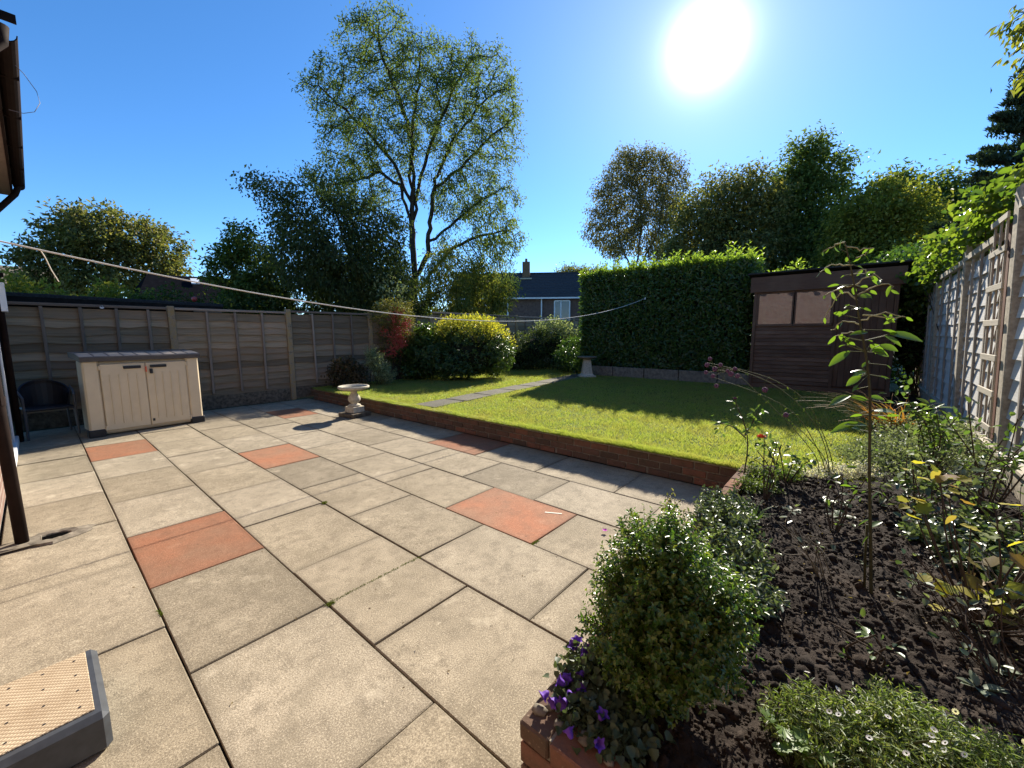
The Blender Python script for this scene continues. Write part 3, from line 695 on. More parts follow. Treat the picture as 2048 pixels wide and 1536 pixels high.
# ================================================================== RIGHT FENCE
rf_ = thing('trellis_fence', 'bleached grey lap panel fence with concrete posts along the right side', 'fence', (0, -1.03, 0)); rf_.rotation_euler.x = -.034
LBP = [lap_board(1., .195, .012, .006, 6, .022).mesh('board', M['board_pale']) for k in range(6)]
RP = [3.15, 5.27, 7.36, 9.60, 11.7]
RT = [2.55, 2.52, 2.38, 2.36, 2.36]
for k, x in enumerate(RP):
    MB().box((x, -.025, RT[k] / 2 + .09), (.145, .13, RT[k] + .06), .008, None, .002).ob('post', M['concrete'], rf_)
    if k == 0: continue
    x0, x1 = RP[k - 1] + .07, x - .07
    if k == 1: x1 = 5.2
    if k == 2: xs = 5.86
    else: xs = x0
    L = x1 - xs; cx = (xs + x1) / 2; tp = min(RT[k - 1], RT[k]) - .03
    mat = M['board_red'] if k == 1 else M['board_pale']
    MB().box(((x0 + x1) / 2, 0, .26), (x1 - x0, .05, .34), .004).ob('gravel_board', M['concrete'], rf_)
    for j in range(13):
        zz = .52 + j * .165
        if zz > tp - .05: break
        o = link('board', LBP[rs.randint(6)], rf_, (cx, -.03 + rs.normal() * .0015, zz)); o.scale.x = L; o.rotation_euler.z = math.pi
    MB().box((cx, .015, tp - .01), (L, .055, .07), .004).ob('rail', M['lath_pale'], rf_)
    MB().box(((x0 + x1) / 2, .02, .45), (x1 - x0, .07, .03), .004, Matrix.Rotation(.05, 3, 'X')).ob('rail', M['lath_pale'], rf_)
    for t in (.22, .52, .82):
        MB().box((xs + L * t, .009, (tp + .42) / 2), (.045, .022, tp - .46), .003).ob('batten', M['batten_pale'], rf_)
for j in range(4): MB().box((5.40 + j * .145, -.02, 1.42), (.135, .018, 2.0), .003).ob('board', M['board_red'], rf_)
tr = thing('trellis', 'narrow pale lath trellis fixed beside the near concrete post of right fence', 'trellis', (5.6, -.99, 0)); tr.rotation_euler.x = -.034
for z in (.62, .93, 1.24, 1.55, 1.86, 2.17, 2.44): MB().box((.02, .026, z), (.56, .014, .055), .003).ob('lath', M['lath_pale'], tr)
for x in (-.16, .04, .24): MB().box((x, .01, 1.5), (.026, .016, 1.95), .003).ob('lath', M['lath_pale'], tr)

# ================================================================== GARDEN OBJECTS
# storage box
sb = thing('storage_box', 'beige plastic garden storage box with taupe lid and double doors', 'storage box', (1.08, 8.36, 0), R(5))
W2, DP, H = .68, .78, 1.10
b = MB(); b.box((0, .40, .56), (2 * W2 - .10, DP - .06, 1.08), .02); b.ob('body', M['box'], sb)
for s in (-1, 1):
    p = MB().box((s * (W2 - .085), .05, .60), (.17, .12, 1.02), .02).ob('corner_panel', M['box'], sb)
    MB().box((s * (W2 - .075), .05, .055), (.185, .15, .11), .012).ob('foot', M['black_pl'], sb)
    d = MB().box((0, 0, 0), (.50, .035, .98), .008)
    for k in range(4): d.box((-.155 + k * .10, -.0215, -.03), (.014, .012, .74), .004)
    dr = d.ob('door', M['box'], sb, (s * .2535, .005, .565))
    MB().box((s * -.10, -.028, .43), (.20, .026, .042), .006).ob('handle', M['black_pl'], dr)
    for zz in (-.45, .44): MB().lathe([(.014, -.03), (.014, .03)], 8, (s * .255, -.012, zz)).ob('hinge', M['box'], dr)
MB().box((.06, -.032, .92), (.035, .03, .075), .006).ob('latch', M['black_pl'], sb)
MB().box((.0, -.038, .955), (.018, .022, .085), .004).ob('padlock', M['petal_orange'], sb)
MB().box((.035, -.016, .155), (.028, .01, .04), .003).ob('vent', M['black_pl'], sb)
lid = MB(); vs = []; prof = [(-.045, 1.10), (-.045, 1.155), (-.035, 1.168), (.30, 1.206), (.70, 1.225), (.80, 1.22), (.80, 1.15), (.0, 1.10)]
for s in (-1, 1): vs += [(s * (W2 + .018), y, z) for y, z in prof]
k = len(prof); lid.add(vs, [tuple(range(k)), tuple(range(2 * k - 1, k - 1, -1))] + [(i, i + k, (i + 1) % k + k, (i + 1) % k) for i in range(k)])
lo = lid.ob('lid', M['lid_trim'], sb)
for i in range(9):
    x = -.624 + i * .156; rr = MB(); rr.add([(x - .07, -.03, 1.170), (x + .07, -.03, 1.170), (x + .07, .30, 1.208), (x - .07, .30, 1.208), (x - .066, -.026, 1.176), (x + .066, -.026, 1.176), (x + .066, .296, 1.213), (x - .066, .296, 1.213)], [(4, 5, 6, 7), (0, 1, 5, 4), (1, 2, 6, 5), (2, 3, 7, 6), (3, 0, 4, 7)])
    rr.ob('lid_rib', M['lid'], lo)
# chair
ch = thing('garden_chair', 'black woven garden armchair in the shaded corner beside the storage box', 'chair', (.04, 9.05, 0), R(8))
b = MB().box((0, .0, .42), (.48, .46, .035), .012); b.ob('seat', M['rattan'], ch)
vs = []; fs = []; k = 14
for j, (rr, z) in enumerate([(.235, .43), (.255, .60), (.27, .76), (.26, .82)]):
    for i in range(k + 1):
        a = math.pi * (-.02 + 1.04 * i / k); f = 1 if j < 2 else (.55 + .45 * math.sin(max(0, math.pi * i / k)))
        vs.append((rr * math.cos(a), .02 + rr * .92 * math.sin(a), .43 + (z - .43) * f))
    if j: fs += [((j - 1) * (k + 1) + i, (j - 1) * (k + 1) + i + 1, j * (k + 1) + i + 1, j * (k + 1) + i) for i in range(k)]
bk = MB().add(vs, fs).ob('backrest', M['rattan'], ch); sm = bk.modifiers.new('s', 'SOLIDIFY'); sm.thickness = .02
for sx in (-1, 1):
    for sy in (-1, 1):
        MB().tube([(sx * .25, sy * .23, 0), (sx * .235, sy * .20, .42)], .013, 8).ob('leg', M['steel'], ch)
    MB().tube([(sx * .25, -.23, .0), (sx * .25, -.22, .60), (sx * .265, -.10, .665), (sx * .27, .1, .70)], .014, 8).ob('arm', M['steel'], ch)
# bird bath
bb = thing('bird_bath', 'pale stone bird bath on a baluster column standing on the patio', 'bird bath', (3.66, 6.86, 0), R(10))
MB().box((0, 0, .04), (.40, .40, .07), .008, None, .003).ob('plinth', M['gravel_board'], bb)
MB().box((0, 0, .13), (.24, .24, .11), .008, None, .003).ob('base', M['stone'], bb)
MB().lathe([(.10, .185), (.112, .20), (.10, .215), (.062, .225), (.058, .24), (.088, .265), (.108, .30), (.108, .335), (.088, .375), (.064, .41), (.052, .44), (.060, .452), (.078, .46), (.10, .47)], 24).ob('column', M['stone'], bb, (0, 0, 0), True)
MB().lathe([(.09, .47), (.17, .482), (.245, .503), (.268, .52), (.27, .548), (.255, .556), (.232, .552), (.225, .538), (.15, .518), (.05, .514)], 32).ob('bowl', M['stone'], bb, (0, 0, 0), True)
MB().lathe([(.218, .5275), (.218, .5285)], 28).ob('water', M['water'], bb)
# pedestal on the lawn
pd = thing('stone_pedestal', 'tapered square stone pedestal with a dark shallow bowl on the far lawn', 'pedestal', (10.15, 5.82, .25), R(42))
def frus(b, z0, z1, a0, a1): b.add([(sx * a / 2, sy * a / 2, z) for a, z in ((a0, z0), (a1, z1)) for sx, sy in ((-1, -1), (1, -1), (1, 1), (-1, 1))], [(3, 2, 1, 0), (4, 5, 6, 7)] + [(i, (i + 1) % 4, (i + 1) % 4 + 4, i + 4) for i in range(4)]); return b
b = MB(); frus(b, 0, .05, .44, .43); frus(b, .05, .10, .36, .28); b.ob('base', M['stone'], pd); frus(MB(), .10, .50, .27, .175).ob('column', M['stone'], pd)
MB().lathe([(.07, .50), (.12, .515), (.25, .545), (.275, .575), (.265, .585), (.24, .575), (.1, .55)], 28).ob('bowl', M['stone_dark'], pd, (0, 0, 0), True)

# shed
sh = thing('garden_shed', 'dark brown wooden shed with two window panes and felt roof', 'shed', (10.5, .62, .25))
YL, YR = 1.20, -1.16
bd = lambda y0, y1, z0, z1, d=.02, x=0., j=0.: MB().box((x, (y0 + y1) / 2, (z0 + z1) / 2), (d, y1 - y0, z1 - z0), .002)
b = MB(); b.box((.95, (YL + YR) / 2, 1.2), (1.84, YL - YR - .03, 2.14)); b.ob('frame', M['shed_v'], sh)
MB().box((.95, 0.02, .06), (1.8, YL - YR - .1, .12)).ob('floor', M['shed_v'], sh)
DX = -.26
zz = .12
while zz < 1.36:
    MB().box((0, 0, 0), (.016, YL - DX - .05, .088), .002, Matrix.Rotation(.2, 3, 'Y')).ob('board', M['shed'], sh, (.012, (YL + DX) / 2, zz + .042)); zz += .083
zz = .12
while zz < 2.2:
    MB().box((0, 0, 0), (1.8, .016, .086), .002, Matrix.Rotation(-.10, 3, 'X')).ob('board', M['shed_v'], sh, (.95, YL - .002, zz + .042)); zz += .1
for k in range(8):
    y = DX - .055 - k * .104; MB().box((0, 0, 0), (.018, .099, 1.98), .003).ob('board', M['shed_v'], sh, (.008, y, 1.12))
dm = bd(YR + .02, DX - .02, 2.02, 2.11, .03, -.008).ob('door_rail', M['shed_v'], sh)
for y in (YL - .03, DX + .0, YR + .03): MB().box((-.008, y, 1.15), (.045, .06, 2.1), .004).ob('corner_post', M['shed_v'], sh)
WZ0, WZ1 = 1.41, 2.07
for y0, y1 in ((.485, 1.10), (-.17, .42)):
    f = MB(); f.box((-.002, (y0 + y1) / 2, WZ1 + .02), (.04, y1 - y0 + .06, .05), .003).box((-.002, (y0 + y1) / 2, WZ0 - .02), (.05, y1 - y0 + .06, .05), .003).box((-.002, y0 - .02, (WZ0 + WZ1) / 2), (.04, .05, WZ1 - WZ0), .003).box((-.002, y1 + .02, (WZ0 + WZ1) / 2), (.04, .05, WZ1 - WZ0), .003)
    fo = f.ob('window', M['shed'], sh); MB().box((-.006, (y0 + y1) / 2, (WZ0 + WZ1) / 2), (.008, y1 - y0, WZ1 - WZ0)).ob('pane', M['pane'], fo)
MB().box((-.06, .02, 2.27), (.03, YL - YR + .14, .33), .004).ob('fascia', M['shed'], sh)
MB().box((-.02, .0, .05), (.05, YL - YR, .10), .004).ob('skirting_board', M['shed'], sh)
MB().box((0, 0, 0), (2.15, YL - YR + .26, .03), .004, Matrix.Rotation(.12, 3, 'Y')).ob('roof', M['felt'], sh, (.93, .02, 2.38))
for y in (-.9, -.1, .8): MB().box((.9, y, -.0), (1.8, .07, .07)).ob('bearer', M['shed_v'], sh)
MB().box((-.079, -.62, 2.28), (.01, .22, .10), .003).ob('badge', M['gravel_board'], sh)

# concrete edging under the hedge
ed = thing('edging_wall', 'low weathered concrete panel edging along the foot of the laurel hedge', 'edging', (10.72, 4, .22))
for k in range(5):
    MB().box((0, 1.75 - k * .92, .15), (.05, .90, .32), .006, None, .003).ob('panel', M['stone_dark'], ed)

# washing line
ln = MB(); A_ = np.array([-.28, 4.55, 2.15]); B_ = np.array([10.80, 4.45, 2.415]); t = np.linspace(0, 1, 60)[:, None]
P = A_ + (B_ - A_) * t; P[:, 2] -= 4 * .60 * (t * (1 - t))[:, 0]
ln.tube(P, .006, 7); lo = ln.ob('washing_line', M['white_rope'], None, (0, 0, 0), True); tag(lo, 'white rope washing line sagging across the garden from house to hedge', 'washing line')
MB().tube([P[2], P[2] + (.02, .12, -.03), P[2] + (.05, .34, -.10), P[2] + (.09, .62, -.16)], .0035, 6).ob('loose_end', M['white_rope'], lo)
MB().lathe([(.016, 0), (.02, .05)], 8, tuple(B_ - (0, 0, .03))).ob('line_tip', M['white'], lo)

# ================================================================== PLANT BUILDERS
def stems_mesh(paths, rads, n=5):
    return cat([tube(p, r, n) for p, r in zip(paths, rads)])
def shrub(name, label, ctg, base, ells, n, L, Wd, mat, nc=None, sig=.08, shell=5., rnd=False, group=None, nst=10, stem='twig', core=None, droop=.2, fol='foliage'):
    """ells in world space"""
    t = thing(name, label, ctg, base, 0, group); b = np.array(base)
    P, Nr, c = clumps(ells, n, nc or max(30, n // 25), sig, shell)
    V, F = scatter_leaves(P, Nr, L, Wd, droop, rnd); npo(fol, V - b, F, mat, t)
    if nst:
        k = rs.choice(len(c), min(nst, len(c)), False); ps = [curve(rs.normal(size=3) * (.05, .05, 0), c[i] - b, 6, 0, .02) for i in k]
        npo('stem', *stems_mesh(ps, [np.linspace(.012, .004, 6)] * len(ps)), M[stem], t)
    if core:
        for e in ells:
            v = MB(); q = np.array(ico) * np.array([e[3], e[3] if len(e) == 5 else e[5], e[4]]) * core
            npo('light_block_core', q + np.array(e[:3]) - b, icf, M['lf_core'], t)  # added solid core, keeps light from passing through the shrub
    return t
def twiggy(name, label, ctg, base, ells, ntw, per, L, Wd, mat, tl, upb=.5, rnd=True, shell=3., stem='twig', pair=.8, tr=.0016, group=None, fol='foliage'):
    """leafy twigs that reach out to the surface of the ellipsoids"""
    t = thing(name, label, ctg, base, 0, group); b = np.array(base)
    tip, nr = in_ells(ells, ntw, shell); d = unit(nr + rdir(ntw) * .45 + np.array([0, 0, upb])); ll = tl * (.6 + .8 * rs.rand(ntw))
    st = tip - d * ll[:, None]
    s = np.linspace(.12, 1, per)[None, :, None]; P = (st[:, None] + d[:, None] * ll[:, None, None] * s)
    u = unit(np.cross(d, rdir(ntw))); v = np.cross(d, u); k = np.arange(per); a = k * 2.4 + rs.rand(ntw, 1) * 6
    side = np.cos(a)[..., None] * u[:, None] + np.sin(a)[..., None] * v[:, None]
    D = unit(d[:, None] * .55 + side * pair + rs.normal(size=P.shape) * .25); Nn = unit(d[:, None] - side * .3 + rs.normal(size=P.shape) * .3 + np.array([0, 0, .5]))
    sz = (1.15 - .35 * s[..., 0]) * (.7 + .6 * rs.rand(ntw, per))
    V, F = leaf(P.reshape(-1, 3) - b, D.reshape(-1, 3), Nn.reshape(-1, 3), (L * sz).ravel(), (Wd * sz).ravel(), .22, rnd); npo(fol, V, F, mat, t)
    npo('stem', *cat([tube(np.array([st[i] - b, (st[i] + tip[i]) / 2 - b, tip[i] - b]), np.array([tr * 1.5, tr, tr * .6]), 3) for i in range(0, ntw, 1 if ntw < 900 else 3)]), M[stem], t)
    main = [curve(np.array([0, 0, -.03]) + rs.normal(size=3) * (.03, .03, 0), st[i] - b, 5, 0, .01) for i in rs.choice(ntw, min(16, ntw), False)]
    npo('branch', *stems_mesh(main, [np.linspace(.007, .003, 5)] * len(main)), M[stem], t); return t
def tree(name, label, base, ells, n, L, Wd, mat, tr, paths=None, natt=900, step=.35, kill=.5, infl=3., r0=.014, per=None, sig=.28, bark='bark', droop=.4, rnd=False, group=None, iters=48, pw=2.45, extra=0, ctg='tree', sides=5, leafr=2.2, shell=2.2):
    t = thing(name, label, ctg, base, 0, group); b = np.array(base, float)
    if paths is None:
        top = np.mean([e[:3] for e in ells], 0); paths = [[b, b + (top - b) * .45 * np.array([.6, .6, 1])]]
    nd, pa = colonize(paths, ells, natt, step, infl, kill, iters, shell)
    V, F, r = skeleton_mesh(nd, pa, r0, pw, sides, tr); npo('trunk', V - b, F, M[bark], t)
    th = np.nonzero((r < r0 * leafr) & (np.arange(len(nd)) > 3))[0]; k = rs.choice(th, n)
    P = nd[k] + rs.normal(size=(n, 3)) * sig; Nr = unit(P - np.mean([e[:3] for e in ells], 0))
    if extra: P2, N2, _ = clumps(ells, extra, max(40, extra // 60), sig * 1.3, 3.); P = np.concatenate([P, P2]); Nr = np.concatenate([Nr, N2])
    V, F = scatter_leaves(P, Nr, L, Wd, droop, rnd); npo('crown', V - b, F, mat, t); return t

# ================================================================== BACKGROUND
# low dark sheds beyond the left fence
ns = thing('neighbour_shed', 'low black felt roofed outbuilding just beyond the left fence', 'shed', (1.0, 11.9, 0))
MB().box((0, 0, 1.05), (3.4, 1.7, 2.1)).ob('wall', M['creosote'], ns); MB().box((-.05, -.05, 2.15), (3.75, 2.0, .07), .01, Matrix.Rotation(.012, 3, 'Y')).ob('roof', M['felt'], ns)
MB().box((-.05, -1.03, 2.09), (3.72, .03, .14)).ob('fascia', M['creosote'], ns); MB().box((1.55, -.95, 2.02), (.5, .04, .10)).ob('gutter', M['rail'], ns)
rbm = MB().lathe([(.004, -.055), (.035, -.043), (.055, 0), (.045, .035), (.02, .052), (.004, .058)], 14).ob('red_ball', M['red_gloss'], None, (2.34, 11.0, 2.245), True); tag(rbm, 'small faded red ball lying on the dark shed roof', 'ball')
dh = thing('dark_roofed_house', 'dark pitched roof with a bright skylight beyond the left fence', 'house', (4.3, 21.2, 0))
MB().add([(-1.9, -1.9, 2.6), (3.4, -1.9, 2.9), (3.4, 0, 4.0), (-1.2, 0, 3.85), (-1.9, 2.2, 2.6), (3.4, 2.2, 2.9)], [(0, 1, 2, 3), (3, 2, 5, 4), (0, 3, 4), (1, 5, 2)]).ob('roof', M['dark_roof'], dh)
MB().box((.75, 0, 1.3), (5.2, 3.6, 2.6)).ob('wall', M['far_brick'], dh)
sk = MB().add([(.02, -.72, 3.52), (.30, -.72, 3.54), (.34, -.36, 3.76), (.06, -.36, 3.74), (.02, -.72, 3.56), (.30, -.72, 3.58), (.34, -.36, 3.80), (.06, -.36, 3.78)], [(4, 5, 6, 7), (0, 1, 5, 4), (1, 2, 6, 5), (2, 3, 7, 6), (3, 0, 4, 7)]).ob('skylight', M['white'], dh)
gh = thing('grey_roofed_house', 'grey tiled house roof just visible beyond the left boundary trees', 'house', (-1.2, 34, 0))
MB().box((0, 0, 2), (5, 4, 4)).ob('wall', M['far_brick'], gh)
for k in range(9): MB().box((0, -2.2 + k * .24, 4.05 + k * .12), (5.4, .30, .05), 0, Matrix.Rotation(.42, 3, 'X')).ob('roof_tile_row', M['stone_dark'], gh)
# the brick house behind the garden
bh = thing('brick_house', 'red brick house with slate roof and chimney beyond the far fence', 'house', (29.6, 22.6, 0), math.atan2(-18.2, 16.8) + R(0))
bh.rotation_euler.z = R(-54)
# local x runs along the ridge (to the right in view), local -y faces the garden
MB().box((0, 3.4, 2.35), (15, 6.6, 4.7)).ob('wall', M['far_brick'], bh)
n = 15
b = MB()
for k in range(n):
    t0, t1 = k / n, (k + 1) / n
    y0, z0, y1, z1 = -.35 + 3.75 * t0, 4.72 + 2.65 * t0, -.35 + 3.75 * t1, 4.72 + 2.65 * t1
    b.add([(-7.8, y0, z0 + .07), (7.8, y0, z0 + .07), (7.8, y1, z1 + .015), (-7.8, y1, z1 + .015), (-7.8, y0, z0 - .02), (7.8, y0, z0 - .02)], [(0, 1, 2, 3), (4, 5, 1, 0)])
b.add([(-7.8, 3.4, 7.37), (7.8, 3.4, 7.37), (7.8, 7.2, 4.7), (-7.8, 7.2, 4.7)], [(0, 1, 2, 3)]); b.add([(-7.5, 0, 4.7), (-7.5, 3.4, 7.3), (-7.5, 6.7, 4.7), (7.5, 0, 4.7), (7.5, 3.4, 7.3), (7.5, 6.7, 4.7)], [(0, 1, 2), (3, 5, 4)])
ro = b.ob('roof', M['tile'], bh)
MB().box((0, 3.4, 7.40), (15.6, .22, .12), .02).ob('ridge', M['tile'], ro)
cm = MB().box((-.75, 3.0, 7.3), (.72, .62, 2.2), .02).ob('chimney', M['tile_red'], ro); MB().box((-.75, 2.6, 6.75), (1.1, .7, .12)).ob('flashing', M['stone'], ro)
MB().lathe([(.13, 8.4), (.11, 8.72)], 10, (-.75, 3.0, 0)).ob('chimney_pot', M['tile_red'], ro)
MB().box((0, -.38, 4.68), (15.6, .12, .13)).ob('gutter', M['white'], bh)
for x in (-6.3, .75, 7.1): MB().box((x, -.05, 3.4), (.11, .10, 2.5)).ob('downpipe', M['white'], bh)
for x, wd, zt, hh in ((-3.3, 2.0, 4.35, 1.2), (2.6, 1.35, 4.45, 1.75), (-7.0, 1.1, 4.35, 1.2), (6.2, 2.2, 4.4, 1.3)):
    f = MB(); t_ = .11
    f.box((x, -.03, zt), (wd, .10, t_)).box((x, -.03, zt - hh), (wd, .10, t_)).box((x - wd / 2, -.03, zt - hh / 2), (t_, .10, hh)).box((x + wd / 2, -.03, zt - hh / 2), (t_, .10, hh)).box((x - wd * .08, -.035, zt - hh / 2), (t_, .09, hh))
    fo = f.ob('window', M['white'], bh); MB().box((x, -.015, zt - hh / 2), (wd - .05, .02, hh - .05)).ob('pane', M['pane_far'], fo)
ae = MB(); ae.tube([(5.9, -.4, 4.3), (5.9, -.4, 6.15)], .035, 6); ae.tube([(5.0, -.55, 6.5), (7.0, -.3, 5.9)], .02, 5)
for k in range(9): ae.tube([(5.1 + k * .2, -.75, 6.5 - k * .06), (5.1 + k * .2, -.15, 6.5 - k * .06)], .012, 4)
ae.ob('aerial', M['steel'], bh)
MB().tube([(-1.35, 3.2, 6.7), (-1.35, 3.2, 7.6)], .05, 5).ob('roof_vent', M['tile'], ro)

# trees beyond the boundary
MAIN = [(10.68, 15.95, 13.15, 2.20, 1.35), (12.48, 14.59, 13.2, 1.27, 0.98), (9.26, 16.82, 11.25, 1.73, 1.54), (13.72, 13.43, 12.08, 1.96, 1.82), (14.0, 13.0, 5.2, 1.2, 1.1), (9.2, 16.7, 7.6, 1.9, 1.2), (13.9, 13.2, 3.9, 1.5, 1.0), (12.11, 14.90, 11.12, 2.33, 2.23), (10.03, 16.37, 9.45, 2.21, 1.40), (13.69, 13.45, 9.82, 1.99, 1.46), (14.46, 12.64, 11.10, 1.00, 1.24), (13.20, 13.94, 7.69, 2.00, 1.28), (13.98, 13.16, 5.97, 1.70, 1.21), (14.29, 12.82, 7.51, 1.25, 0.86), (12.66, 14.44, 5.29, 1.13, 0.88)]
LIMBS = [[(11.34, 15.49, -0.05), (11.34, 15.49, 2.13), (11.39, 15.46, 3.92), (11.38, 15.47, 6.31)],
 [(11.38, 15.47, 6.31), (11.35, 15.24, 7.78), (11.32, 15.12, 9.43), (11.02, 15.36, 11.01), (10.56, 15.72, 12.50), (10.12, 15.96, 13.92)],
 [(11.38, 15.47, 6.07), (11.47, 15.54, 8.42), (11.62, 15.60, 10.29), (11.96, 15.48, 12.34), (12.17, 15.36, 13.94)],
 [(11.38, 15.47, 6.19), (11.80, 15.14, 8.66), (12.25, 14.64, 10.35), (12.86, 14.04, 12.25), (13.43, 13.56, 13.27)],
 [(11.39, 15.46, 3.79), (11.88, 15.08, 5.11), (12.05, 14.95, 6.78), (12.22, 14.82, 8.28), (12.90, 14.34, 10.00), (14.02, 13.32, 11.91)],
 [(11.35, 15.48, 6.31), (11.02, 15.73, 7.96), (10.33, 16.18, 8.40), (9.28, 16.81, 7.86)],
 [(11.34, 15.49, 7.36), (10.86, 15.83, 8.77), (10.04, 16.37, 9.86), (9.24, 16.84, 10.69), (8.28, 17.04, 11.23)],
 [(12.13, 14.88, 7.86), (13.04, 14.09, 8.76), (14.09, 13.04, 10.27), (14.76, 12.36, 10.99)],
 [(12.00, 14.98, 5.59), (12.68, 14.41, 6.38), (13.68, 13.48, 7.50), (14.52, 12.60, 8.11)],
 [(11.39, 15.42, 3.19), (12.10, 14.90, 4.39), (12.66, 14.44, 5.29), (13.66, 13.49, 5.97), (14.64, 12.48, 6.20)]]
tree('robinia_tree', 'tall open crowned tree with many fanning limbs beyond the left fence', (11.34, 15.49, -.05), MAIN, 60000, .125, .042, M['lf_ash'], .32, LIMBS, 4200, .29, .38, 2.6, .013, sig=.15, iters=60, pw=2.5, droop=.5, sides=6, leafr=2.6, shell=2.4)
CH = [(5.08, 11.97, 4.61, .86, .8), (4.67, 12.13, 5.21, .71, .58), (4.25, 12.28, 5.45, .51, .28), (6.13, 11.47, 4.87, .93, .83), (5.48, 11.79, 3.57, 1.41, 1.11), (6.68, 11.15, 3.94, .98, 1.29), (5.02, 11.99, 5.53, .3, .33), (5.71, 11.68, 5.77, .26, .33), (7.3, 10.96, 4.56, .72, .65), (6.3, 11.6, 2.9, 1.2, .9), (7.6, 11.4, 3.0, .8, .9)]
tree('cherry_tree', 'dark leaved spreading tree leaning over the left fence below the tall tree', (6.9, 12.0, -.05), CH, 30000, .088, .045, M['lf_dark'], .13, [[(6.9, 12, -.05), (6.8, 11.9, 2.2)], [(6.8, 11.9, 2.0), (5.9, 11.9, 4.0), (5.0, 12.1, 5.0), (4.1, 12.3, 5.55)], [(6.8, 11.9, 2.1), (6.3, 11.7, 4.0), (5.7, 11.7, 5.6)]], 1250, .17, .24, 1.8, .006, sig=.15, rnd=False, droop=.9, extra=0, iters=70, shell=1.6, leafr=2.8)
tree('hazel_tree', 'paler bushy small tree to the left of the dark leaning tree', (4.7, 14.3, -.05), [(4.41, 14.34, 4.03, .7, .81), (3.89, 14.49, 3.39, .55, .73), (4.72, 14.24, 3.16, .93, .76), (4.33, 14.36, 4.6, .31, .29), (4.6, 14.3, 2.3, 1.1, .9)], 12000, .11, .055, M['lf_mid'], .08, None, 500, .2, .3, 1.6, .008, sig=.11, extra=4000)
tree('lime_tree', 'broad domed tree at the far left behind the dark roofs', (2.4, 30, -.05), [(2.7, 29.88, 6.33, 2.01, 1.75), (1.27, 29.97, 5.63, 1.41, 1.44), (4.57, 29.65, 6.08, 1.64, 1.73), (.22, 30.0, 4.57, .9, 1.05), (2.52, 29.89, 4.32, 2.01, 1.01), (5.08, 29.57, 4.81, 1.17, 1.09)], 19000, .2, .10, M['lf_olive'], .3, None, 1600, .38, .5, 4, .018, sig=.22, extra=0)
tree('elder_tree', 'yellow green feathery small tree right of the tall trunk behind the fence', (12.2, 13.1, -.05), [(12.6, 12.9, 3.6, 1.1, 1.1), (11.4, 13.9, 3.9, .8, 1.1), (13.3, 12.2, 3.1, .9, .9), (12.3, 13.2, 2.2, 1.6, .9), (11.6, 13.6, 5.0, .5, .6)], 15000, .13, .045, M['lf_yel'], .1, None, 700, .22, .3, 2, .008, sig=.16, droop=.9, shell=1.5)
tree('elm_thicket', 'dark leafy low tree crowding round the foot of the tall trunk', (10.8, 15.9, -.05), [(10.5, 15.9, 3.9, 1.2, 1.5), (11.6, 15.0, 2.9, 1.2, 1.2), (9.4, 16.3, 4.3, 1.1, 1.4), (8.6, 16.8, 3.2, 1.4, 1.5), (12.4, 14.6, 2.2, 1.0, 1.0), (10.4, 16.0, 2.0, 2.0, 1.2)], 24000, .11, .055, M['lf_dark'], .12, None, 900, .28, .38, 2.4, .009, sig=.18, droop=.7, shell=1.8)
BI = [(41.59, 18.68, 18.14, 3.19, 2.18), (42.71, 15.98, 17.31, 2.36, 2.15), (40.77, 20.41, 15.37, 2.53, 2.51), (42.22, 17.21, 14.06, 3.40, 2.96), (43.07, 14.99, 14.30, 1.63, 2.89), (40.09, 21.72, 12.95, 1.82, 2.05), (41.04, 19.85, 11.30, 2.55, 2.03), (42.64, 16.19, 10.52, 2.41, 1.99)]
tree('birch_tree', 'airy birch tree with drooping twigs rising behind the laurel hedge', (41.6, 18.2, -.05), BI, 30000, .23, .11, M['lf_birch'], .40, [[(41.61, 18.24, -0.05), (41.42, 18.43, 4.39), (41.61, 18.24, 8.19)], [(41.61, 18.24, 7.05), (40.85, 19.76, 11.04), (40.66, 20.33, 15.03)], [(41.61, 18.24, 8.19), (41.80, 17.86, 12.94), (41.61, 18.43, 17.69)], [(41.61, 18.24, 7.81), (42.56, 16.34, 11.99), (42.75, 15.77, 16.93)]], 1700, .57, .76, 5.7, .019, sig=.38, bark='bark_pale', droop=1.0, pw=2.5)
tree('holly_tree', 'broad dense olive green tree behind the hedge beside the birch', (31.0, 7.4, -.05), [(30.98, 8.0, 8.47, 2.77, 3.65), (30.75, 8.85, 7.24, 2.54, 2.72), (31.24, 6.93, 10.31, 1.77, 1.93), (31.53, 5.48, 9.44, 1.69, 2.84), (31.45, 5.89, 6.96, 2.6, 2.27), (31, 7.4, 4.2, 4.5, 2.8)], 30000, .22, .11, M['lf_olive'], .35, None, 900, .6, .8, 5, .02, sig=.36, extra=26000)
tree('cypress_tree', 'tall tree with a pointed top behind the shed', (33.8, 3.0, -.05), [(33.85, 3.21, 12.34, 1.2, 1.88), (33.81, 3.55, 9.57, 2.2, 2.9), (33.92, 2.35, 7.5, 2.37, 2.23), (33.74, 4.21, 11.3, 1.12, 1.61), (33.95, 1.84, 11.12, .89, 1.53), (33.8, 2.8, 4.5, 3.2, 3.0)], 26000, .24, .11, M['lf_mid'], .35, None, 900, .6, .8, 5, .02, sig=.34, extra=24000)
tree('hawthorn_tree', 'yellowing bushy tree between the pointed tree and the right fence', (28, -.6, -.05), [(28.0, -.04, 7.13, 1.74, 1.72), (28.0, .24, 5.7, 1.58, 1.51), (27.98, -1.11, 7.41, 1.26, 1.19), (27.94, -1.76, 5.9, 1.21, 1.41), (28, -.6, 3.6, 2.9, 2.2)], 24000, .2, .10, M['lf_yel'], .25, None, 700, .5, .6, 4, .016, sig=.28, extra=14000)
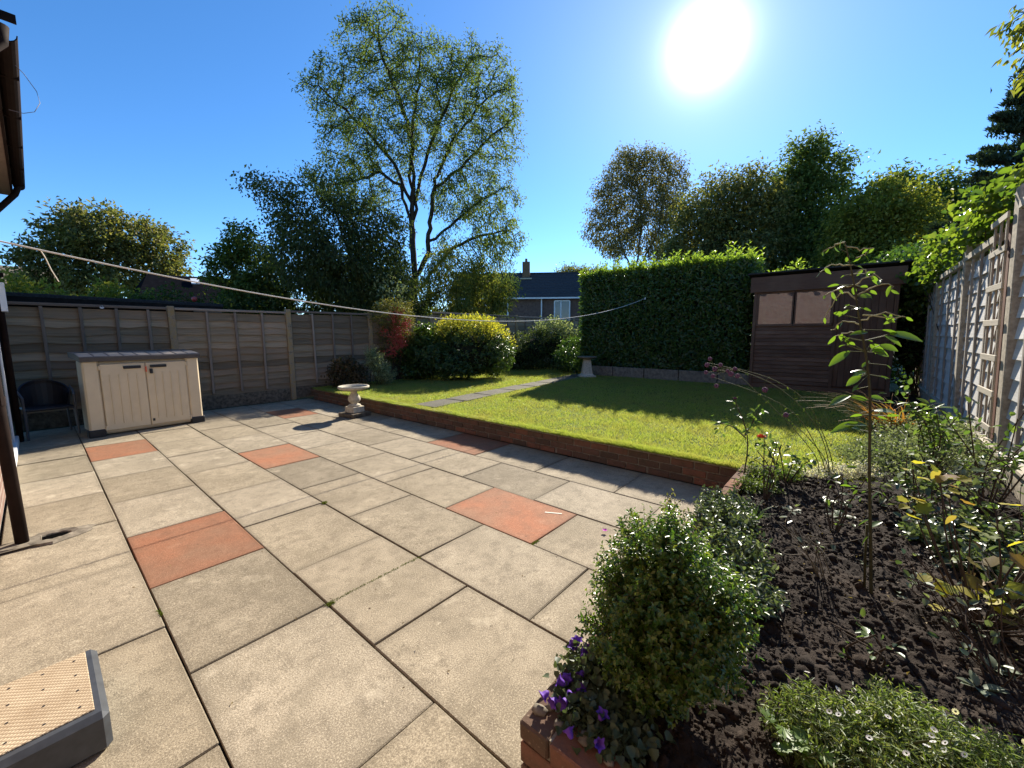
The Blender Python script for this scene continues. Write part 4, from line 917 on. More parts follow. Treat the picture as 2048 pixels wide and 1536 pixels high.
tree('oak_tree', 'distant rounded dark green tree beyond the yellowing one at right', (39.9, -2.4, -.05), [(39.94, -2.24, 11.14, 1.49, 1.33), (39.85, -3.46, 10.53, 1.4, 1.45), (39.99, -.91, 12.12, .92, .85), (39.89, -2.92, 8.71, 2.9, 2.2), (39.9, -5.2, 9.2, 2.4, 2.6), (39.9, -2.9, 5.5, 4, 3)], 22000, .28, .14, M['lf_mid'], .3, None, 700, .7, .9, 6, .02, sig=.4, extra=12000)
tree('distant_tree', 'small round tree showing over the slate roof of the brick house', (51.4, 30.6, -.05), [(51.07, 31.49, 9.9, 2.4, 1.3), (52.15, 29.67, 9.6, 2.1, 1.2), (51.6, 30.6, 8, 3, 2)], 7000, .3, .15, M['lf_olive'], .25, None, 300, .8, 1., 6, .02, sig=.4, extra=4000)
# cedar at the right edge: tiers of flat sprays
ce = thing('cedar_tree', 'dark layered conifer rising behind the right fence at the picture edge', 'tree', (17.8, -3.0, -.05)); pts = []; nrm = []; br = []
for k in range(150):
    z = 1.2 + 7.2 * rs.rand() ** .8; rr = (8.8 - z) * .33 * (.6 + .5 * rs.rand()) + .15; a = rs.rand() * 2 * np.pi
    e = np.array([math.cos(a) * rr, math.sin(a) * rr, z + .12 * rr - .05]); br.append(curve((0, 0, z - .15), e, 5, .06))
    m = 170; tt = rs.rand(m) ** .7; q = np.array([0, 0, z - .15]) + (e - (0, 0, z - .15)) * tt[:, None]; wv = np.array([-math.sin(a), math.cos(a), 0]); off = rs.normal(size=m) * .16 * (1.2 - tt * .5)
    q = q + wv * off[:, None] + np.array([0, 0, 1]) * (rs.normal(size=m) * .03 + .05 - np.abs(off) * .2)[:, None]; pts.append(q); nrm.append(np.tile(e / np.linalg.norm(e), (m, 1)))
P = np.concatenate(pts); D = unit(np.concatenate(nrm) + rdir(len(P)) * .7); V, F = leaf(P, D, np.tile((0, 0, 1.), (len(P), 1)) + rdir(len(P)) * .2, .16, .05); npo('crown', V, F, M['lf_cedar'], ce)
npo('trunk', *cat([tube([(0, 0, 0), (0, 0, 4), (0, 0, 8.9)], np.array([.22, .12, .02]), 8)] + [tube(p, np.linspace(.03, .008, 5), 4) for p in br]), M['bark'], ce)
tree('ash_tree', 'overhanging leafy branch of a tree at the top right corner', (9.2, -4.2, -.05), [(8.89, -1.42, 5.54, .34, .36), (8.91, -1.22, 5.31, .18, .22), (8.87, -1.5, 5.06, .28, .36), (9.0, -2.5, 5.7, .9, .9), (9.2, -4.0, 6.2, 1.3, 1.3)], 9000, .11, .04, M['lf_yel'], .14, [[(9.2, -4.2, -.05), (9.2, -4.1, 4.2)], [(9.2, -4.1, 4.1), (9.0, -2.8, 5.4), (8.9, -1.6, 5.5)]], 500, .15, .2, 1.4, .006, sig=.09, droop=.8)
# shrubs beyond the left fence
shrub('boundary_hedge', 'rough leafy hedge beyond the far fence, left of the brick house', 'hedge', (14.5, 19, -.05), [(12.5, 19, 1.7, 1.4, 1.6), (14.5, 18.6, 1.6, 1.5, 1.5), (16.5, 18, 1.5, 1.5, 1.4), (10.5, 18.5, 1.7, 1.4, 1.6), (18.5, 17, 1.3, 1.5, 1.3)], 16000, .16, .08, M['lf_mid'], sig=.2, core=.7)
shrub('privet_hedge', 'low leafy yellow green hedge behind the black outbuilding', 'hedge', (.8, 14, -.05), [(.2, 14, 1.9, 1.0, .85), (1.4, 14, 1.9, .9, .85), (-.5, 14.3, 1.95, .8, .85)], 9000, .10, .05, M['lf_yel'], sig=.10)
shrub('bramble_hedge', 'dark leafy hedge beneath the dark pitched roof', 'hedge', (3.4, 13.4, -.05), [(5.6, 13.6, 2.5, .9, .9), (6.8, 13.7, 2.5, 1., .95), (8.0, 14.2, 2.3, 1., 1.), (9.2, 14.6, 2.3, 1., 1.), (10.3, 15.0, 2.2, 1., 1.), (6.6, 12.9, 1.5, .9, .95), (7.8, 13.0, 1.5, .9, 1.0), (8.9, 13.4, 1.5, .9, 1.0), (10.0, 14.0, 1.4, 1., 1.0), (2.3, 13.6, 1.9, .8, .8), (3.4, 13.4, 1.8, .9, .8), (4.6, 13, 1.8, .9, .85), (5.6, 12.6, 1.6, .9, .9)], 32000, .10, .05, M['lf_dark'], sig=.10)
t = thing('tall_weed', 'tall pale seed stems poking up behind the left fence near red berries', 'plant', (6.9, 10.4, -.05)); ps = []
for k in range(6): ps.append(curve((rs.normal() * .1, rs.normal() * .08, 0), (-.45 + k * .17, rs.normal() * .1, 2.75 + .5 * rs.rand()), 7, 0, .03))
npo('stem', *stems_mesh(ps, [np.linspace(.012, .005, 7)] * 6), M['twig_green'], t); P = np.concatenate([p[3:][rs.randint(0, 4, 90)] + rs.normal(size=(90, 3)) * (.09, .09, .12) for p in ps]); npo('foliage', *scatter_leaves(P, rdir(len(P)), .11, .05, .5), M['lf_silver'], t)

# ================================================================== SHRUBS IN THE GARDEN
# laurel hedge
lh = thing('laurel_hedge', 'tall clipped laurel hedge with bright young shoots along its top', 'hedge', (11.55, 4.2, .2)); hb = np.array([11.55, 4.2, .2])
def hedge_face(n, f): a = rs.rand(n, 3); return f(a)
front = lambda a: np.stack([10.86 + .22 * a[:, 2] ** 1.5 + .10 * fbm(a[:, 0] * 9, a[:, 1] * 6, 3, 4), 2.0 + 4.55 * a[:, 0], .48 + 2.68 * a[:, 1]], 1)
left_ = lambda a: np.stack([10.95 + 1.3 * a[:, 0], 6.55 - .2 * a[:, 2] ** 1.5 - .1 * fbm(a[:, 0] * 5, a[:, 1] * 6, 3, 5), .3 + 2.85 * a[:, 1]], 1)
top_ = lambda a: np.stack([10.9 + 1.4 * a[:, 0], 1.95 + 4.6 * a[:, 1], 3.12 - .25 * a[:, 2] ** 1.5 + .22 * fbm(a[:, 0] * 4, a[:, 1] * 9, 3, 6)], 1)
rght = lambda a: np.stack([10.95 + 1.3 * a[:, 0], 1.95 + .2 * a[:, 2], .3 + 2.85 * a[:, 1]], 1)
Ps = []
for f, nn_, nr in ((front, 15000, (-1, 0, .25)), (left_, 6000, (-.2, 1, .2)), (top_, 7000, (-.1, 0, 1)), (rght, 2500, (0, -1, .2))):
    P = f(rs.rand(nn_, 3)); Nr = unit(np.array(nr) + rdir(nn_) * .6); D = unit(np.array(nr) * .35 + rdir(nn_) * .8 + np.array([0, 0, .25])); Ps.append(leaf(P - hb, D, Nr, .115 * (.6 + .7 * rs.rand(nn_)), .048, .18))
npo('foliage', *cat(Ps), M['lf_laurel'], lh)
MB().box((.12, .08, 1.45), (.95, 4.25, 2.85)).ob('light_block_core', M['lf_core'], lh)  # added dark box hidden in the hedge to block light through it
ns_ = 330; tp = np.stack([10.9 + 1.3 * rs.rand(ns_) ** 1.3, 1.95 + 4.6 * rs.rand(ns_), 3.16 + 0 * rs.rand(ns_)], 1); PP = []; DD = []; NN = []; SS = []; stp = []
for q in tp:
    hh = .12 + .38 * rs.rand() ** 2.2; ax = unit(np.array([rs.normal() * .18, rs.normal() * .18, 1])); stp.append(np.array([q - hb - ax * .1, q - hb + ax * hh]))
    for k in range(9):
        a = k * 2.4; sd_ = np.array([math.cos(a), math.sin(a), 0]); PP.append(q - hb + ax * hh * k / 8); DD.append(ax * .75 + sd_ * .75); NN.append(ax - sd_ * .6); SS.append(.15 * (.7 + .5 * rs.rand()) * (1 - .04 * k))
npo('young_shoots', *leaf(np.array(PP), np.array(DD), np.array(NN), np.array(SS), .055, .2), M['lf_laurel_top'], lh); npo('shoot_stem', *stems_mesh(stp, [.004] * len(stp), 3), M['twig_green'], lh)['kind'] = 'stuff'
# golden choisya
gd = twiggy('golden_shrub', 'large rounded shrub with golden yellow top growth at the lawn edge', 'shrub', (7.75, 8.1, .2), [(7.85, 8.1, 1.1, .95, .78), (7.0, 8.75, .95, .75, .6), (8.2, 7.75, .95, .75, .7), (7.4, 8.3, .7, 1.0, .5), (7.5, 8.5, 1.35, .5, .5)], 2300, 11, .075, .032, M['lf_choisya'], .22, .35, False, 5., tr=.003)
gb = np.array([7.75, 8.1, .2]); P, Nr = in_ells([(7.85, 8.1, 1.14, .98, .82), (8.2, 7.75, .98, .78, .72), (7.5, 8.5, 1.4, .52, .52)], 20000, 14.); k = (Nr[:, 2] > .2) & (P[:, 2] > 1.12 + .9 * fbm(P[:, 0] * 3.5, P[:, 1] * 3.5, 3, 8) + .1 * rs.normal(size=len(P))); P, Nr = P[k], Nr[k]
V, F = leaf(P - gb + rs.normal(size=P.shape) * .05, unit(Nr + rdir(len(P)) * .8), unit(Nr + rdir(len(P)) * .5), .07, .036, .2); npo('golden_growth', V, F, M['lf_gold'], gd)
npo('light_block_core', ico * (.85, .85, .55) + (.05, .03, .70), icf, M['lf_core'], gd)  # added solid lump behind the leaves so no light shows through
# pyracantha on the fence
py_ = shrub('pyracantha', 'pyracantha covered in clusters of red berries scrambling over the left fence', 'shrub', (6.25, 9.45, .2), [(6.2, 9.42, 1.35, .40, .62), (6.1, 9.45, 1.95, .5, .35), (6.55, 9.4, 1.65, .35, .5), (6.3, 9.42, 2.15, .45, .25)], 8500, .045, .02, M['lf_pyra'], sig=.06, nst=14)
cl, _ = in_ells([(6.22, 9.20, 1.55, .36, .42), (6.05, 9.2, 1.2, .25, .3), (6.1, 9.2, 2.0, .22, .16)], 70, 2.); n = 1300; P = cl[rs.randint(0, 70, n)] + rs.normal(size=(n, 3)) * .06 - np.array([6.25, 9.45, .2])
V = (P[:, None] + ico[None] * .015).reshape(-1, 3); npo('berries', V, (icf[None] + np.arange(n)[:, None, None] * 12).reshape(-1, 3), M['berry'], py_); bpy.data.objects['berries']['kind'] = 'stuff'
twiggy('variegated_shrub', 'silvery variegated feathery shrub beside the left fence and lawn wall', 'shrub', (5.35, 8.85, .2), [(5.35, 8.8, .75, .30, .40), (5.2, 8.85, .95, .22, .3), (5.5, 8.7, .55, .3, .3)], 420, 12, .045, .015, M['lf_silver'], .22, .6, False, 3., 'twig_green')
shrub('hydrangea_bush', 'faded brown leaved bush in the corner by the left fence', 'shrub', (4.65, 9.1, .2), [(4.65, 9.1, .55, .32, .35), (4.85, 9.0, .45, .25, .28)], 2600, .06, .04, M['lf_brown'], sig=.07, nst=9, rnd=True)
shrub('glossy_shrub', 'fresh green broad leaved shrub between red berries and golden shrub', 'shrub', (6.95, 9.1, .2), [(6.95, 9.1, 1.35, .35, .42), (7.15, 9.05, 1.1, .4, .4), (6.75, 9.15, .7, .45, .5)], 3600, .10, .05, M['lf_choisya'], sig=.09, nst=9, rnd=True)
shrub('dark_shrub', 'dark shaded evergreen shrub in front of the far fence', 'shrub', (11.6, 8.4, .2), [(11.3, 8.6, .9, .8, .75), (11.9, 8.1, 1.0, .75, .85), (12.5, 7.7, .9, .7, .7), (10.9, 8.9, .7, .7, .55)], 12000, .07, .03, M['lf_dark'], sig=.10, core=.6)
shrub('viburnum_shrub', 'sparse shrub with pale leaf tips against the far fence', 'shrub', (12.1, 8.3, .2), [(12.0, 8.35, 1.65, .55, .4), (12.4, 8.0, 1.5, .4, .35)], 1500, .08, .04, M['lf_silver'], sig=.10, nst=8)
shrub('fern_shrub', 'soft green bush at the left foot of the laurel hedge', 'shrub', (11.0, 6.75, .2), [(10.95, 6.75, .8, .5, .55), (11.2, 7.1, .65, .45, .45)], 3800, .08, .03, M['lf_laurel'], sig=.09, nst=6)
shrub('ivy_mass', 'dense glossy ivy filling the gap between shed and right fence', 'shrub', (11.2, -.95, .2), [(11.4, -.85, 1.4, .5, 1.3), (11.2, -.95, 2.5, .5, .7), (12.2, -.8, 2.6, .8, .7)], 9000, .08, .05, M['lf_laurel'], sig=.10, core=.6)
shrub('budding_shrub', 'leafy sprigs rising behind the shed roof', 'shrub', (12.9, 1.3, .2), [(12.9, 1.6, 2.65, .5, .45), (12.9, .9, 2.6, .4, .4), (12.95, 1.35, 3.0, .16, .34)], 2600, .075, .03, M['lf_laurel_top'], sig=.07, nst=12)
# vine along the top of the right fence
vn = shrub('climbing_vine', 'bright leafy climber tumbling along the top of the right fence', 'climber', (8.2, -1.35, .2), [(5.6, -1.3, 2.75, .4, .32), (6.3, -1.28, 2.72, .5, .30), (7.0, -1.25, 2.72, .5, .30), (7.8, -1.22, 2.62, .5, .26), (8.6, -1.2, 2.62, .5, .26), (9.4, -1.15, 2.6, .5, .32), (10.2, -1.1, 2.6, .5, .4), (10.8, -1.05, 2.35, .4, .5), (6.4, -1.6, 2.85, .5, .3), (5.4, -1.5, 2.95, .35, .35)], 10000, .07, .055, M['lf_vine'], sig=.09, nst=16, rnd=True, shell=3., droop=.6)

# ================================================================== FLOWER BED
def lobed(name, lobes, depth, mat, fold=.12):
    """one lobed leaf blade of unit length along +x, as a fan of narrow faces"""
    vs = [(0, 0, 0)]; n = lobes * 4
    for i in range(n + 1):
        a = -2.5 + 5.0 * i / n; r = .52 * (1 - depth * (.5 - .5 * math.cos(2 * math.pi * lobes * i / n + math.pi))) * (1 + .18 * math.cos(a))
        vs.append((.42 + r * math.cos(a), r * math.sin(a), fold * (abs(math.sin(a)) * .9 - .4) + .02 * math.cos(9 * a)))
    return MB().add(vs, [(0, i, i + 1) for i in range(1, n + 1)]).mesh(name, mat, True)
def oval(name, wd, mat, curl=.2, fold=.16, n=5):
    vs = []; fs = []
    for i in range(n + 1):
        t = i / n; q = wd * .5 * math.sin(math.pi * min(1, t * .92 + .05)) ** .8 * (1 - .25 * t); z = -curl * t * t
        vs += [(t, -q, z + q * fold * 2), (t, 0, z), (t, q, z + q * fold * 2)]
        if i: o = 3 * i - 3; fs += [(o, o + 1, o + 4, o + 3), (o + 1, o + 2, o + 5, o + 4)]
    return MB().add(vs, fs).mesh(name, mat, True)
def place_leaf(me, parent, base, tip, nrm=(0, 0, 1), name='leaf'):
    b = Vector(base); d = Vector(tip) - b; L = d.length; x = d.normalized(); y = Vector(nrm).cross(x).normalized(); z = x.cross(y)
    o = link(name, me, parent); m = Matrix((x * L, y * L, z * L)).transposed().to_4x4(); m.translation = b - (parent.location if parent else Vector()); o.matrix_local = m; return o

twiggy('box_shrub', 'dense rounded box shrub with small glossy leaves in the near corner of the bed', 'shrub', (1.25, .44, .24), [(1.26, .43, .765, .17, .15), (1.26, .42, .64, .25, .19), (1.25, .42, .51, .28, .17), (1.20, .42, .38, .17, .09), (1.30, .30, .62, .16, .14)], 2200, 15, .018, .0095, M['lf_box'], .115, .55, True, 4., tr=.0012)
# bellflower with separate flowers
bf = shrub('bellflower', 'trailing bellflower with purple bells spilling over the corner of the brick bed wall', 'flower', (1.0, .55, .27), [(1.05, .53, .31, .12, .05), (1.13, .60, .325, .09, .05), (1.0, .44, .31, .08, .04), (.97, .56, .315, .05, .03)], 1900, .022, .022, M['lf_camp'], nc=110, sig=.024, rnd=True, nst=14, stem='twig_green')
k = 20; vs = []; fs = []
for j, (r_, z) in enumerate([(.002, 0), (.006, .003), (.0085, .009), (.0095, .016), (.0125, .021), (.0165, .0235)]):
    for i in range(k): a = 2 * math.pi * i / k; q = r_ * (1 + (0, 0, .02, .05, .16, .26)[j] * math.cos(5 * a)); vs.append((q * math.cos(a), q * math.sin(a), z))
    if j: fs += [((j - 1) * k + i, (j - 1) * k + (i + 1) % k, j * k + (i + 1) % k, j * k + i) for i in range(k)]
bell = MB().add(vs, fs).mesh('flower', M['petal_purple'], True)
for i, q in enumerate([(1.164, .685), (1.152, .647), (1.118, .645), (1.036, .624), (.949, .659), (.955, .63), (.963, .596), (1.008, .593), (.958, .485), (.868, .523), (.896, .467), (1.02, .654), (1.174, .63), (1.073, .602), (1.13, .67), (1.145, .66), (1.0, .63), (.985, .61)]):
    o = link('flower', bell, bf, (q[0] - 1.0, q[1] - .55, .055 + .04 * rs.rand())); o.rotation_euler = (rs.normal() * .7 + 1.0, rs.normal() * .5, rs.rand() * 6); o.scale = (.95 + .3 * rs.rand(),) * 3
# leafy silvery geranium clump behind the box shrub
hg = twiggy('hardy_geranium', 'sprawling cut leaved clump with silvery highlights behind the box shrub', 'plant', (2.3, .40, .26), [(2.55, .52, .36, .20, .13), (2.2, .40, .36, .20, .13), (1.92, .30, .34, .17, .11), (2.85, .58, .35, .2, .11)], 800, 9, .034, .016, M['lf_fever'], .13, .5, True, 2.5, 'twig_green')
twiggy('privet_sprig', 'thin bronze leaved sprig standing up at the back of the box shrub', 'shrub', (1.75, .55, .26), [(1.72, .56, .68, .06, .14), (1.8, .5, .58, .08, .12)], 40, 14, .02, .010, M['lf_olive'], .2, 1.4, True, 2.)
# strap leaved tuft
tf = thing('daylily_tuft', 'fresh green tuft of strap leaves amid the silvery clump', 'plant', (2.72, .40, .27)); n = 46; a = rs.rand(n) * 6.28; pr = []
for i in range(n):
    L = .14 + .12 * rs.rand(); o = np.array([math.cos(a[i]), math.sin(a[i]), 0]); t_ = np.linspace(0, 1, 4)[:, None]; ctr = o * L * .55 * t_ ** 1.6 + np.array([0, 0, 1]) * L * (t_ - .35 * t_ ** 3); sd_ = np.cross(o, (0, 0, 1)) * .004 * (1 - t_ * .9)
    V = np.concatenate([ctr - sd_, ctr + sd_]); pr.append((V, np.array([[j, j + 1, j + 5, j + 4] for j in range(3)])))
npo('foliage', *cat(pr), M['lf_fresh'], tf)
# verbena
vb = thing('verbena', 'tall arching verbena stems ending in mauve flower heads over the lawn', 'flower', (4.2, .11, .25)); o = np.array([4.2, .11, .25])
VS = [[(4.199, .094, .25), (4.199, .094, .371), (4.196, .183, .699), (4.172, .482, 1.016), (4.125, .79, 1.133), (4.065, 1.056, 1.194)], [(4.21, .12, .25), (4.198, .128, .386), (4.187, .324, .768), (4.159, .587, .919), (4.081, .992, 1.055)], [(4.23, .07, .25), (4.199, .069, .398), (4.22, .265, .903), (4.20, .559, 1.077), (4.113, .849, 1.154)], [(4.15, .16, .25), (4.16, .164, .422), (4.14, .428, .734), (4.13, .664, .959), (4.124, .795, 1.088)], [(4.25, .1, .25), (4.25, .111, .389), (4.24, .278, .599), (4.21, .409, .714), (4.174, .47, .818)]]
def smooth(p, n=18):
    p = np.array(p, float); s = np.linspace(0, len(p) - 1, n); q = np.stack([np.interp(s, np.arange(len(p)), p[:, k]) for k in range(3)], 1)
    for _ in range(3): q[1:-1] = (q[:-2] + 2 * q[1:-1] + q[2:]) / 4
    return q
for p in VS: V, F = tube(smooth(p) - o, np.linspace(.0042, .0018, 18), 5); npo('stem', V, F, M['twig_green'], vb, True)
heads = [(4.071, 1.033, 1.227), (4.065, 1.055, 1.17), (4.064, 1.06, 1.1), (4.082, .988, 1.135), (4.105, .887, 1.12), (4.117, .829, 1.141), (4.079, 1.001, 1.069), (4.087, .968, .977), (4.092, .946, 1.174), (4.158, .589, .964), (4.179, .423, .756), (4.111, .858, 1.094), (4.122, .806, 1.078)]
n = 60; d = rdir(n) * .015; hm = np_mesh('flower_head', (d[:, None] + ico[None] * .0055).reshape(-1, 3), (icf[None] + np.arange(n)[:, None, None] * 12).reshape(-1, 3), M['petal_mauve'])
ss = []
for q in heads:
    h_ = link('flower_head', hm, vb, Vector(q) - vb.location); h_.scale = (.8 + .5 * rs.rand(),) * 3
    allp = np.concatenate([smooth(p) for p in VS]); j = np.argsort(((allp - q) ** 2).sum(1))[6]; ss.append(np.array([allp[j] - o, (allp[j] + q) / 2 - o + rs.normal(size=3) * .012, np.array(q) - o]))
npo('flower_stalk', *stems_mesh(ss, [.0016] * len(ss), 4), M['twig_green'], vb)
n = 60; k = rs.randint(0, len(VS), n); P = np.array([smooth(VS[i])[rs.randint(1, 14)] for i in k]) - o; npo('foliage', *scatter_leaves(P, rdir(n), .028, .006, .1), M['lf_mid'], vb)
# roses
ROSE = oval('leaf', .62, M['lf_rose'], .12); SHOOT = oval('leaf', .44, M['lf_shoot'], .14); SHOOTR = oval('leaf', .6, M['lf_shoot'], .1)
def rosebush(name, label, base, stems, n, L, mat='lf_rose', extra=None, big=0, ctg='rose bush'):
    t = thing(name, label, ctg, base); b = np.array(base); sp = [smooth(s, 12) for s in stems]
    npo('stem', *stems_mesh([p - b for p in sp], [np.linspace(.006, .0025, 12)] * len(sp), 5), M['twig'], t)
    k = rs.randint(0, len(sp), n); P = np.array([sp[i][rs.randint(4, 12)] for i in k]) + rs.normal(size=(n, 3)) * .035
    D = unit(rdir(n) + np.array([0, 0, -.1])); V, F = leaf(P - b, D, unit(rdir(n) * .5 + np.array([0, 0, 1])), L * (.6 + .8 * rs.rand(n)), L * .6, .15, True); npo('foliage', V, F, M[mat], t)
    for i in range(big):
        q = sp[rs.randint(len(sp))][rs.randint(5, 12)]; d = unit(rs.normal(size=3) * (1, 1, .35)); place_leaf(ROSE, t, q + d * .02, q + d * (.02 + L * 1.5 * (.7 + .5 * rs.rand())), (rs.normal() * .4, rs.normal() * .4, 1))
    return t
def rose_flower(parent, at, mat, s=1.):
    b = MB(); vs = []; fs = []
    for layer, (r_, z, m) in enumerate([(.012, .020, 5), (.020, .016, 5), (.027, .010, 6)]):
        for i in range(m):
            a = 2 * math.pi * i / m + layer * .5; c_, s_ = math.cos(a), math.sin(a); w_ = .011 + .004 * layer; p = [(0, 0, 0), (r_ * .7 * c_ - w_ * s_, r_ * .7 * s_ + w_ * c_, z * .7), (r_ * c_, r_ * s_, z + .008), (r_ * .7 * c_ + w_ * s_, r_ * .7 * s_ - w_ * c_, z * .7)]
            o_ = len(vs); vs += p; fs += [(o_, o_ + 1, o_ + 2, o_ + 3)]
    o_ = b.add(vs, fs).ob('flower', mat, parent, Vector(at) - parent.location); o_.scale = (s,) * 3; return o_
r1 = rosebush('rose_bush', 'thin single rose stem with a fading bud against the sunny lawn', (3.745, .645, .22), [[(3.745, .645, .22), (3.751, .609, .547), (3.743, .655, .732), (3.73, .727, .872), (3.728, .737, .922)], [(3.745, .64, .6), (3.72, .75, .70), (3.70, .87, .71)], [(3.745, .65, .62), (3.75, .60, .74), (3.755, .57, .84)]], 42, .045, big=8)
rose_flower(r1, (3.728, .737, .92), M['petal_mauve'], .7)
r2 = rosebush('rose_bush', 'small rose bush carrying a single salmon orange flower', (3.79, .36, .22), [[(3.79, .36, .22), (3.771, .468, .506), (3.765, .515, .6)], [(3.79, .34, .22), (3.779, .403, .537), (3.774, .441, .613)], [(3.79, .34, .25), (3.80, .25, .45), (3.80, .18, .5)], [(3.79, .36, .25), (3.85, .3, .5)]], 90, .045, big=14)
rose_flower(r2, (3.762, .535, .615), M['petal_orange'], 1.3)
# tall shoot
tsx = thing('tall_rose_shoot', 'very tall thin shoot with bright backlit leaves and bare curling tips', 'plant', (2.346, -.141, .25)); o = np.array([2.346, -.141, .25])
ST = [(2.346, -.141, .22), (2.347, -.115, .54), (2.349, -.082, .88), (2.349, -.066, 1.17), (2.35, -.041, 1.345), (2.35, 0, 1.518), (2.35, .03, 1.692), (2.349, .073, 1.857)]
p = smooth(ST, 26); V, F = tube(p - o, np.linspace(.0072, .0028, 26), 7); npo('stem', V, F, M['twig_dark'], tsx, True)
TW = [[(2.349, .073, 1.857), (2.347, .116, 1.852), (2.345, .15, 1.834)], [(2.349, .072, 1.846), (2.35, .02, 1.818), (2.35, -.025, 1.816)], [(2.35, .04, 1.757), (2.348, .101, 1.768), (2.345, .152, 1.736)], [(2.35, .031, 1.788), (2.35, -.005, 1.804)], [(2.35, .022, 1.67), (2.349, .076, 1.663), (2.347, .127, 1.634)], [(2.35, .022, 1.67), (2.35, -.028, 1.718), (2.349, -.055, 1.685)], [(2.35, .012, 1.605), (2.349, .059, 1.662), (2.348, .098, 1.61), (2.347, .123, 1.533)], [(2.35, .014, 1.627), (2.35, -.033, 1.662), (2.348, -.095, 1.671), (2.348, -.092, 1.64)], [(2.35, -.008, 1.497), (2.35, .048, 1.52), (2.348, .097, 1.476)], [(2.35, -.006, 1.518), (2.349, -.065, 1.548), (2.346, -.129, 1.531)], [(2.35, -.01, 1.54), (2.349, -.083, 1.527), (2.346, -.144, 1.525)], [(2.35, -.023, 1.475), (2.35, .027, 1.464), (2.349, .078, 1.449)], [(2.35, .046, 1.715), (2.35, .006, 1.743), (2.35, -.02, 1.719)]]
for q in TW:
    q = smooth(q, 9); dx = rs.uniform(-.05, .05); q[:, 0] += np.linspace(0, dx, 9); q[1:-1] += rs.normal(size=(7, 3)) * .004; V, F = tube(q - o, np.linspace(.0036, .0018, 9), 5); npo('twig', V, F, M['twig_pale'], tsx, True)
    for j in (4, 6, 8):
        if rs.rand() < .75:
            d = unit(np.array([rs.normal() * .5, rs.normal() * .5, -.55])); place_leaf(SHOOT, tsx, q[j], q[j] + d * (.025 + .025 * rs.rand()), (rs.normal(), rs.normal(), .6))
LV = [((2.35, .021, 1.382), (2.348, .09, 1.321)), ((2.35, .04, 1.409), (2.35, .062, 1.40)), ((2.349, -.079, 1.474), (2.346, -.135, 1.457)), ((2.348, -.089, 1.449), (2.345, -.146, 1.411)), ((2.348, -.104, 1.457), (2.341, -.21, 1.433)), ((2.349, -.076, 1.41), (2.346, -.132, 1.39)), ((2.35, .034, 1.563), (2.349, .074, 1.538)), ((2.35, .005, 1.622), (2.35, -.032, 1.613)), ((2.35, -.045, 1.29), (2.35, .019, 1.253)), ((2.35, -.028, 1.3), (2.35, .014, 1.293)), ((2.35, -.025, 1.273), (2.35, .023, 1.23)), ((2.35, -.027, 1.311), (2.35, -.046, 1.342)), ((2.349, -.055, 1.169), (2.35, .006, 1.186)), ((2.35, .006, 1.186), (2.349, .074, 1.145)), ((2.349, -.063, 1.058), (2.35, .014, 1.059)), ((2.35, -.031, 1.065), (2.349, .064, 1.016)), ((2.35, -.032, 1.464), (2.35, .026, 1.458)), ((2.35, .031, 1.409), (2.35, .039, 1.449)), ((2.35, .006, 1.409), (2.35, .041, 1.431)), ((2.349, -.054, 1.389), (2.347, -.111, 1.364)), ((2.35, -.044, 1.41), (2.348, -.095, 1.379)), ((2.35, -.041, 1.028), (2.35, .03, 1.045)), ((2.349, -.062, 1.181), (2.347, -.111, 1.175)), ((2.349, -.074, 1.127), (2.346, -.145, 1.14)), ((2.348, -.106, .725), (2.347, -.127, .765)), ((2.348, -.102, .63), (2.349, -.065, .594)), ((2.347, -.109, .585), (2.345, -.147, .617)), ((2.348, -.107, .561), (2.349, -.08, .515))]
pet = []
for i, (a, b) in enumerate(LV):
    a = np.array(a); b = np.array(b); dx = rs.uniform(-.07, .07); a2 = a + (dx * .5, 0, 0); b2 = b + (dx, 0, 0)
    pet.append(np.array([p[np.argmin(np.abs(p[:, 2] - a[2] + .01))] - o, a2 - o])); place_leaf(SHOOTR if i % 3 else SHOOT, tsx, a2, b2, (rs.normal() * .5 - .4, rs.normal() * .5, .9))
SM = []
for i in range(46):
    q = p[rs.randint(6, 25)]; a = rs.rand() * 6.28; d = np.array([math.cos(a), math.sin(a), .25 * rs.normal()]); e = q + d * (.02 + .05 * rs.rand()); pet.append(np.array([q - o, e - o])); place_leaf(SHOOT if i % 2 else SHOOTR, tsx, e, e + unit(d + rs.normal(size=3) * .4) * (.018 + .026 * rs.rand()), (rs.normal() * .6, rs.normal() * .6, .8))
npo('leaf_stalk', *stems_mesh(pet, [.0016] * len(pet), 4), M['twig_green'], tsx)['kind'] = 'stuff'
sk = MB().tube([(2.372, -.118, .2), (2.368, -.103, .45), (2.366, -.098, .60)], .0055, 7).ob('garden_cane', M['twig_dark'], None, (0, 0, 0), True); tag(sk, 'short grey cane stuck in the soil against the tall shoot', 'cane')
# montbretia
mb_ = thing('montbretia', 'clump of dying orange strap leaves in front of the shed by the right fence', 'plant', (6.5, -.42, .24)); n = 130; pr = []
for i in range(n):
    a = rs.rand() * 6.28; L = .35 + .40 * rs.rand(); lean = .55 + .55 * rs.rand(); o_ = np.array([math.cos(a), math.sin(a), 0]) + (-.25, .35, 0); t_ = np.linspace(0, 1, 6)[:, None]
    ctr = np.array([rs.normal() * .09, rs.normal() * .08, 0]) + o_ * L * lean * t_ ** 1.5 + np.array([0, 0, 1]) * L * (t_ - .45 * lean * t_ ** 3); sd_ = np.cross(o_, (0, 0, 1)) * (.007 + .004 * rs.rand()) * (1 - t_ * .85)
    pr.append((np.concatenate([ctr - sd_, ctr + sd_]), np.array([[j, j + 1, j + 7, j + 6] for j in range(5)])))
npo('foliage', *cat(pr), M['lf_croc'], mb_)
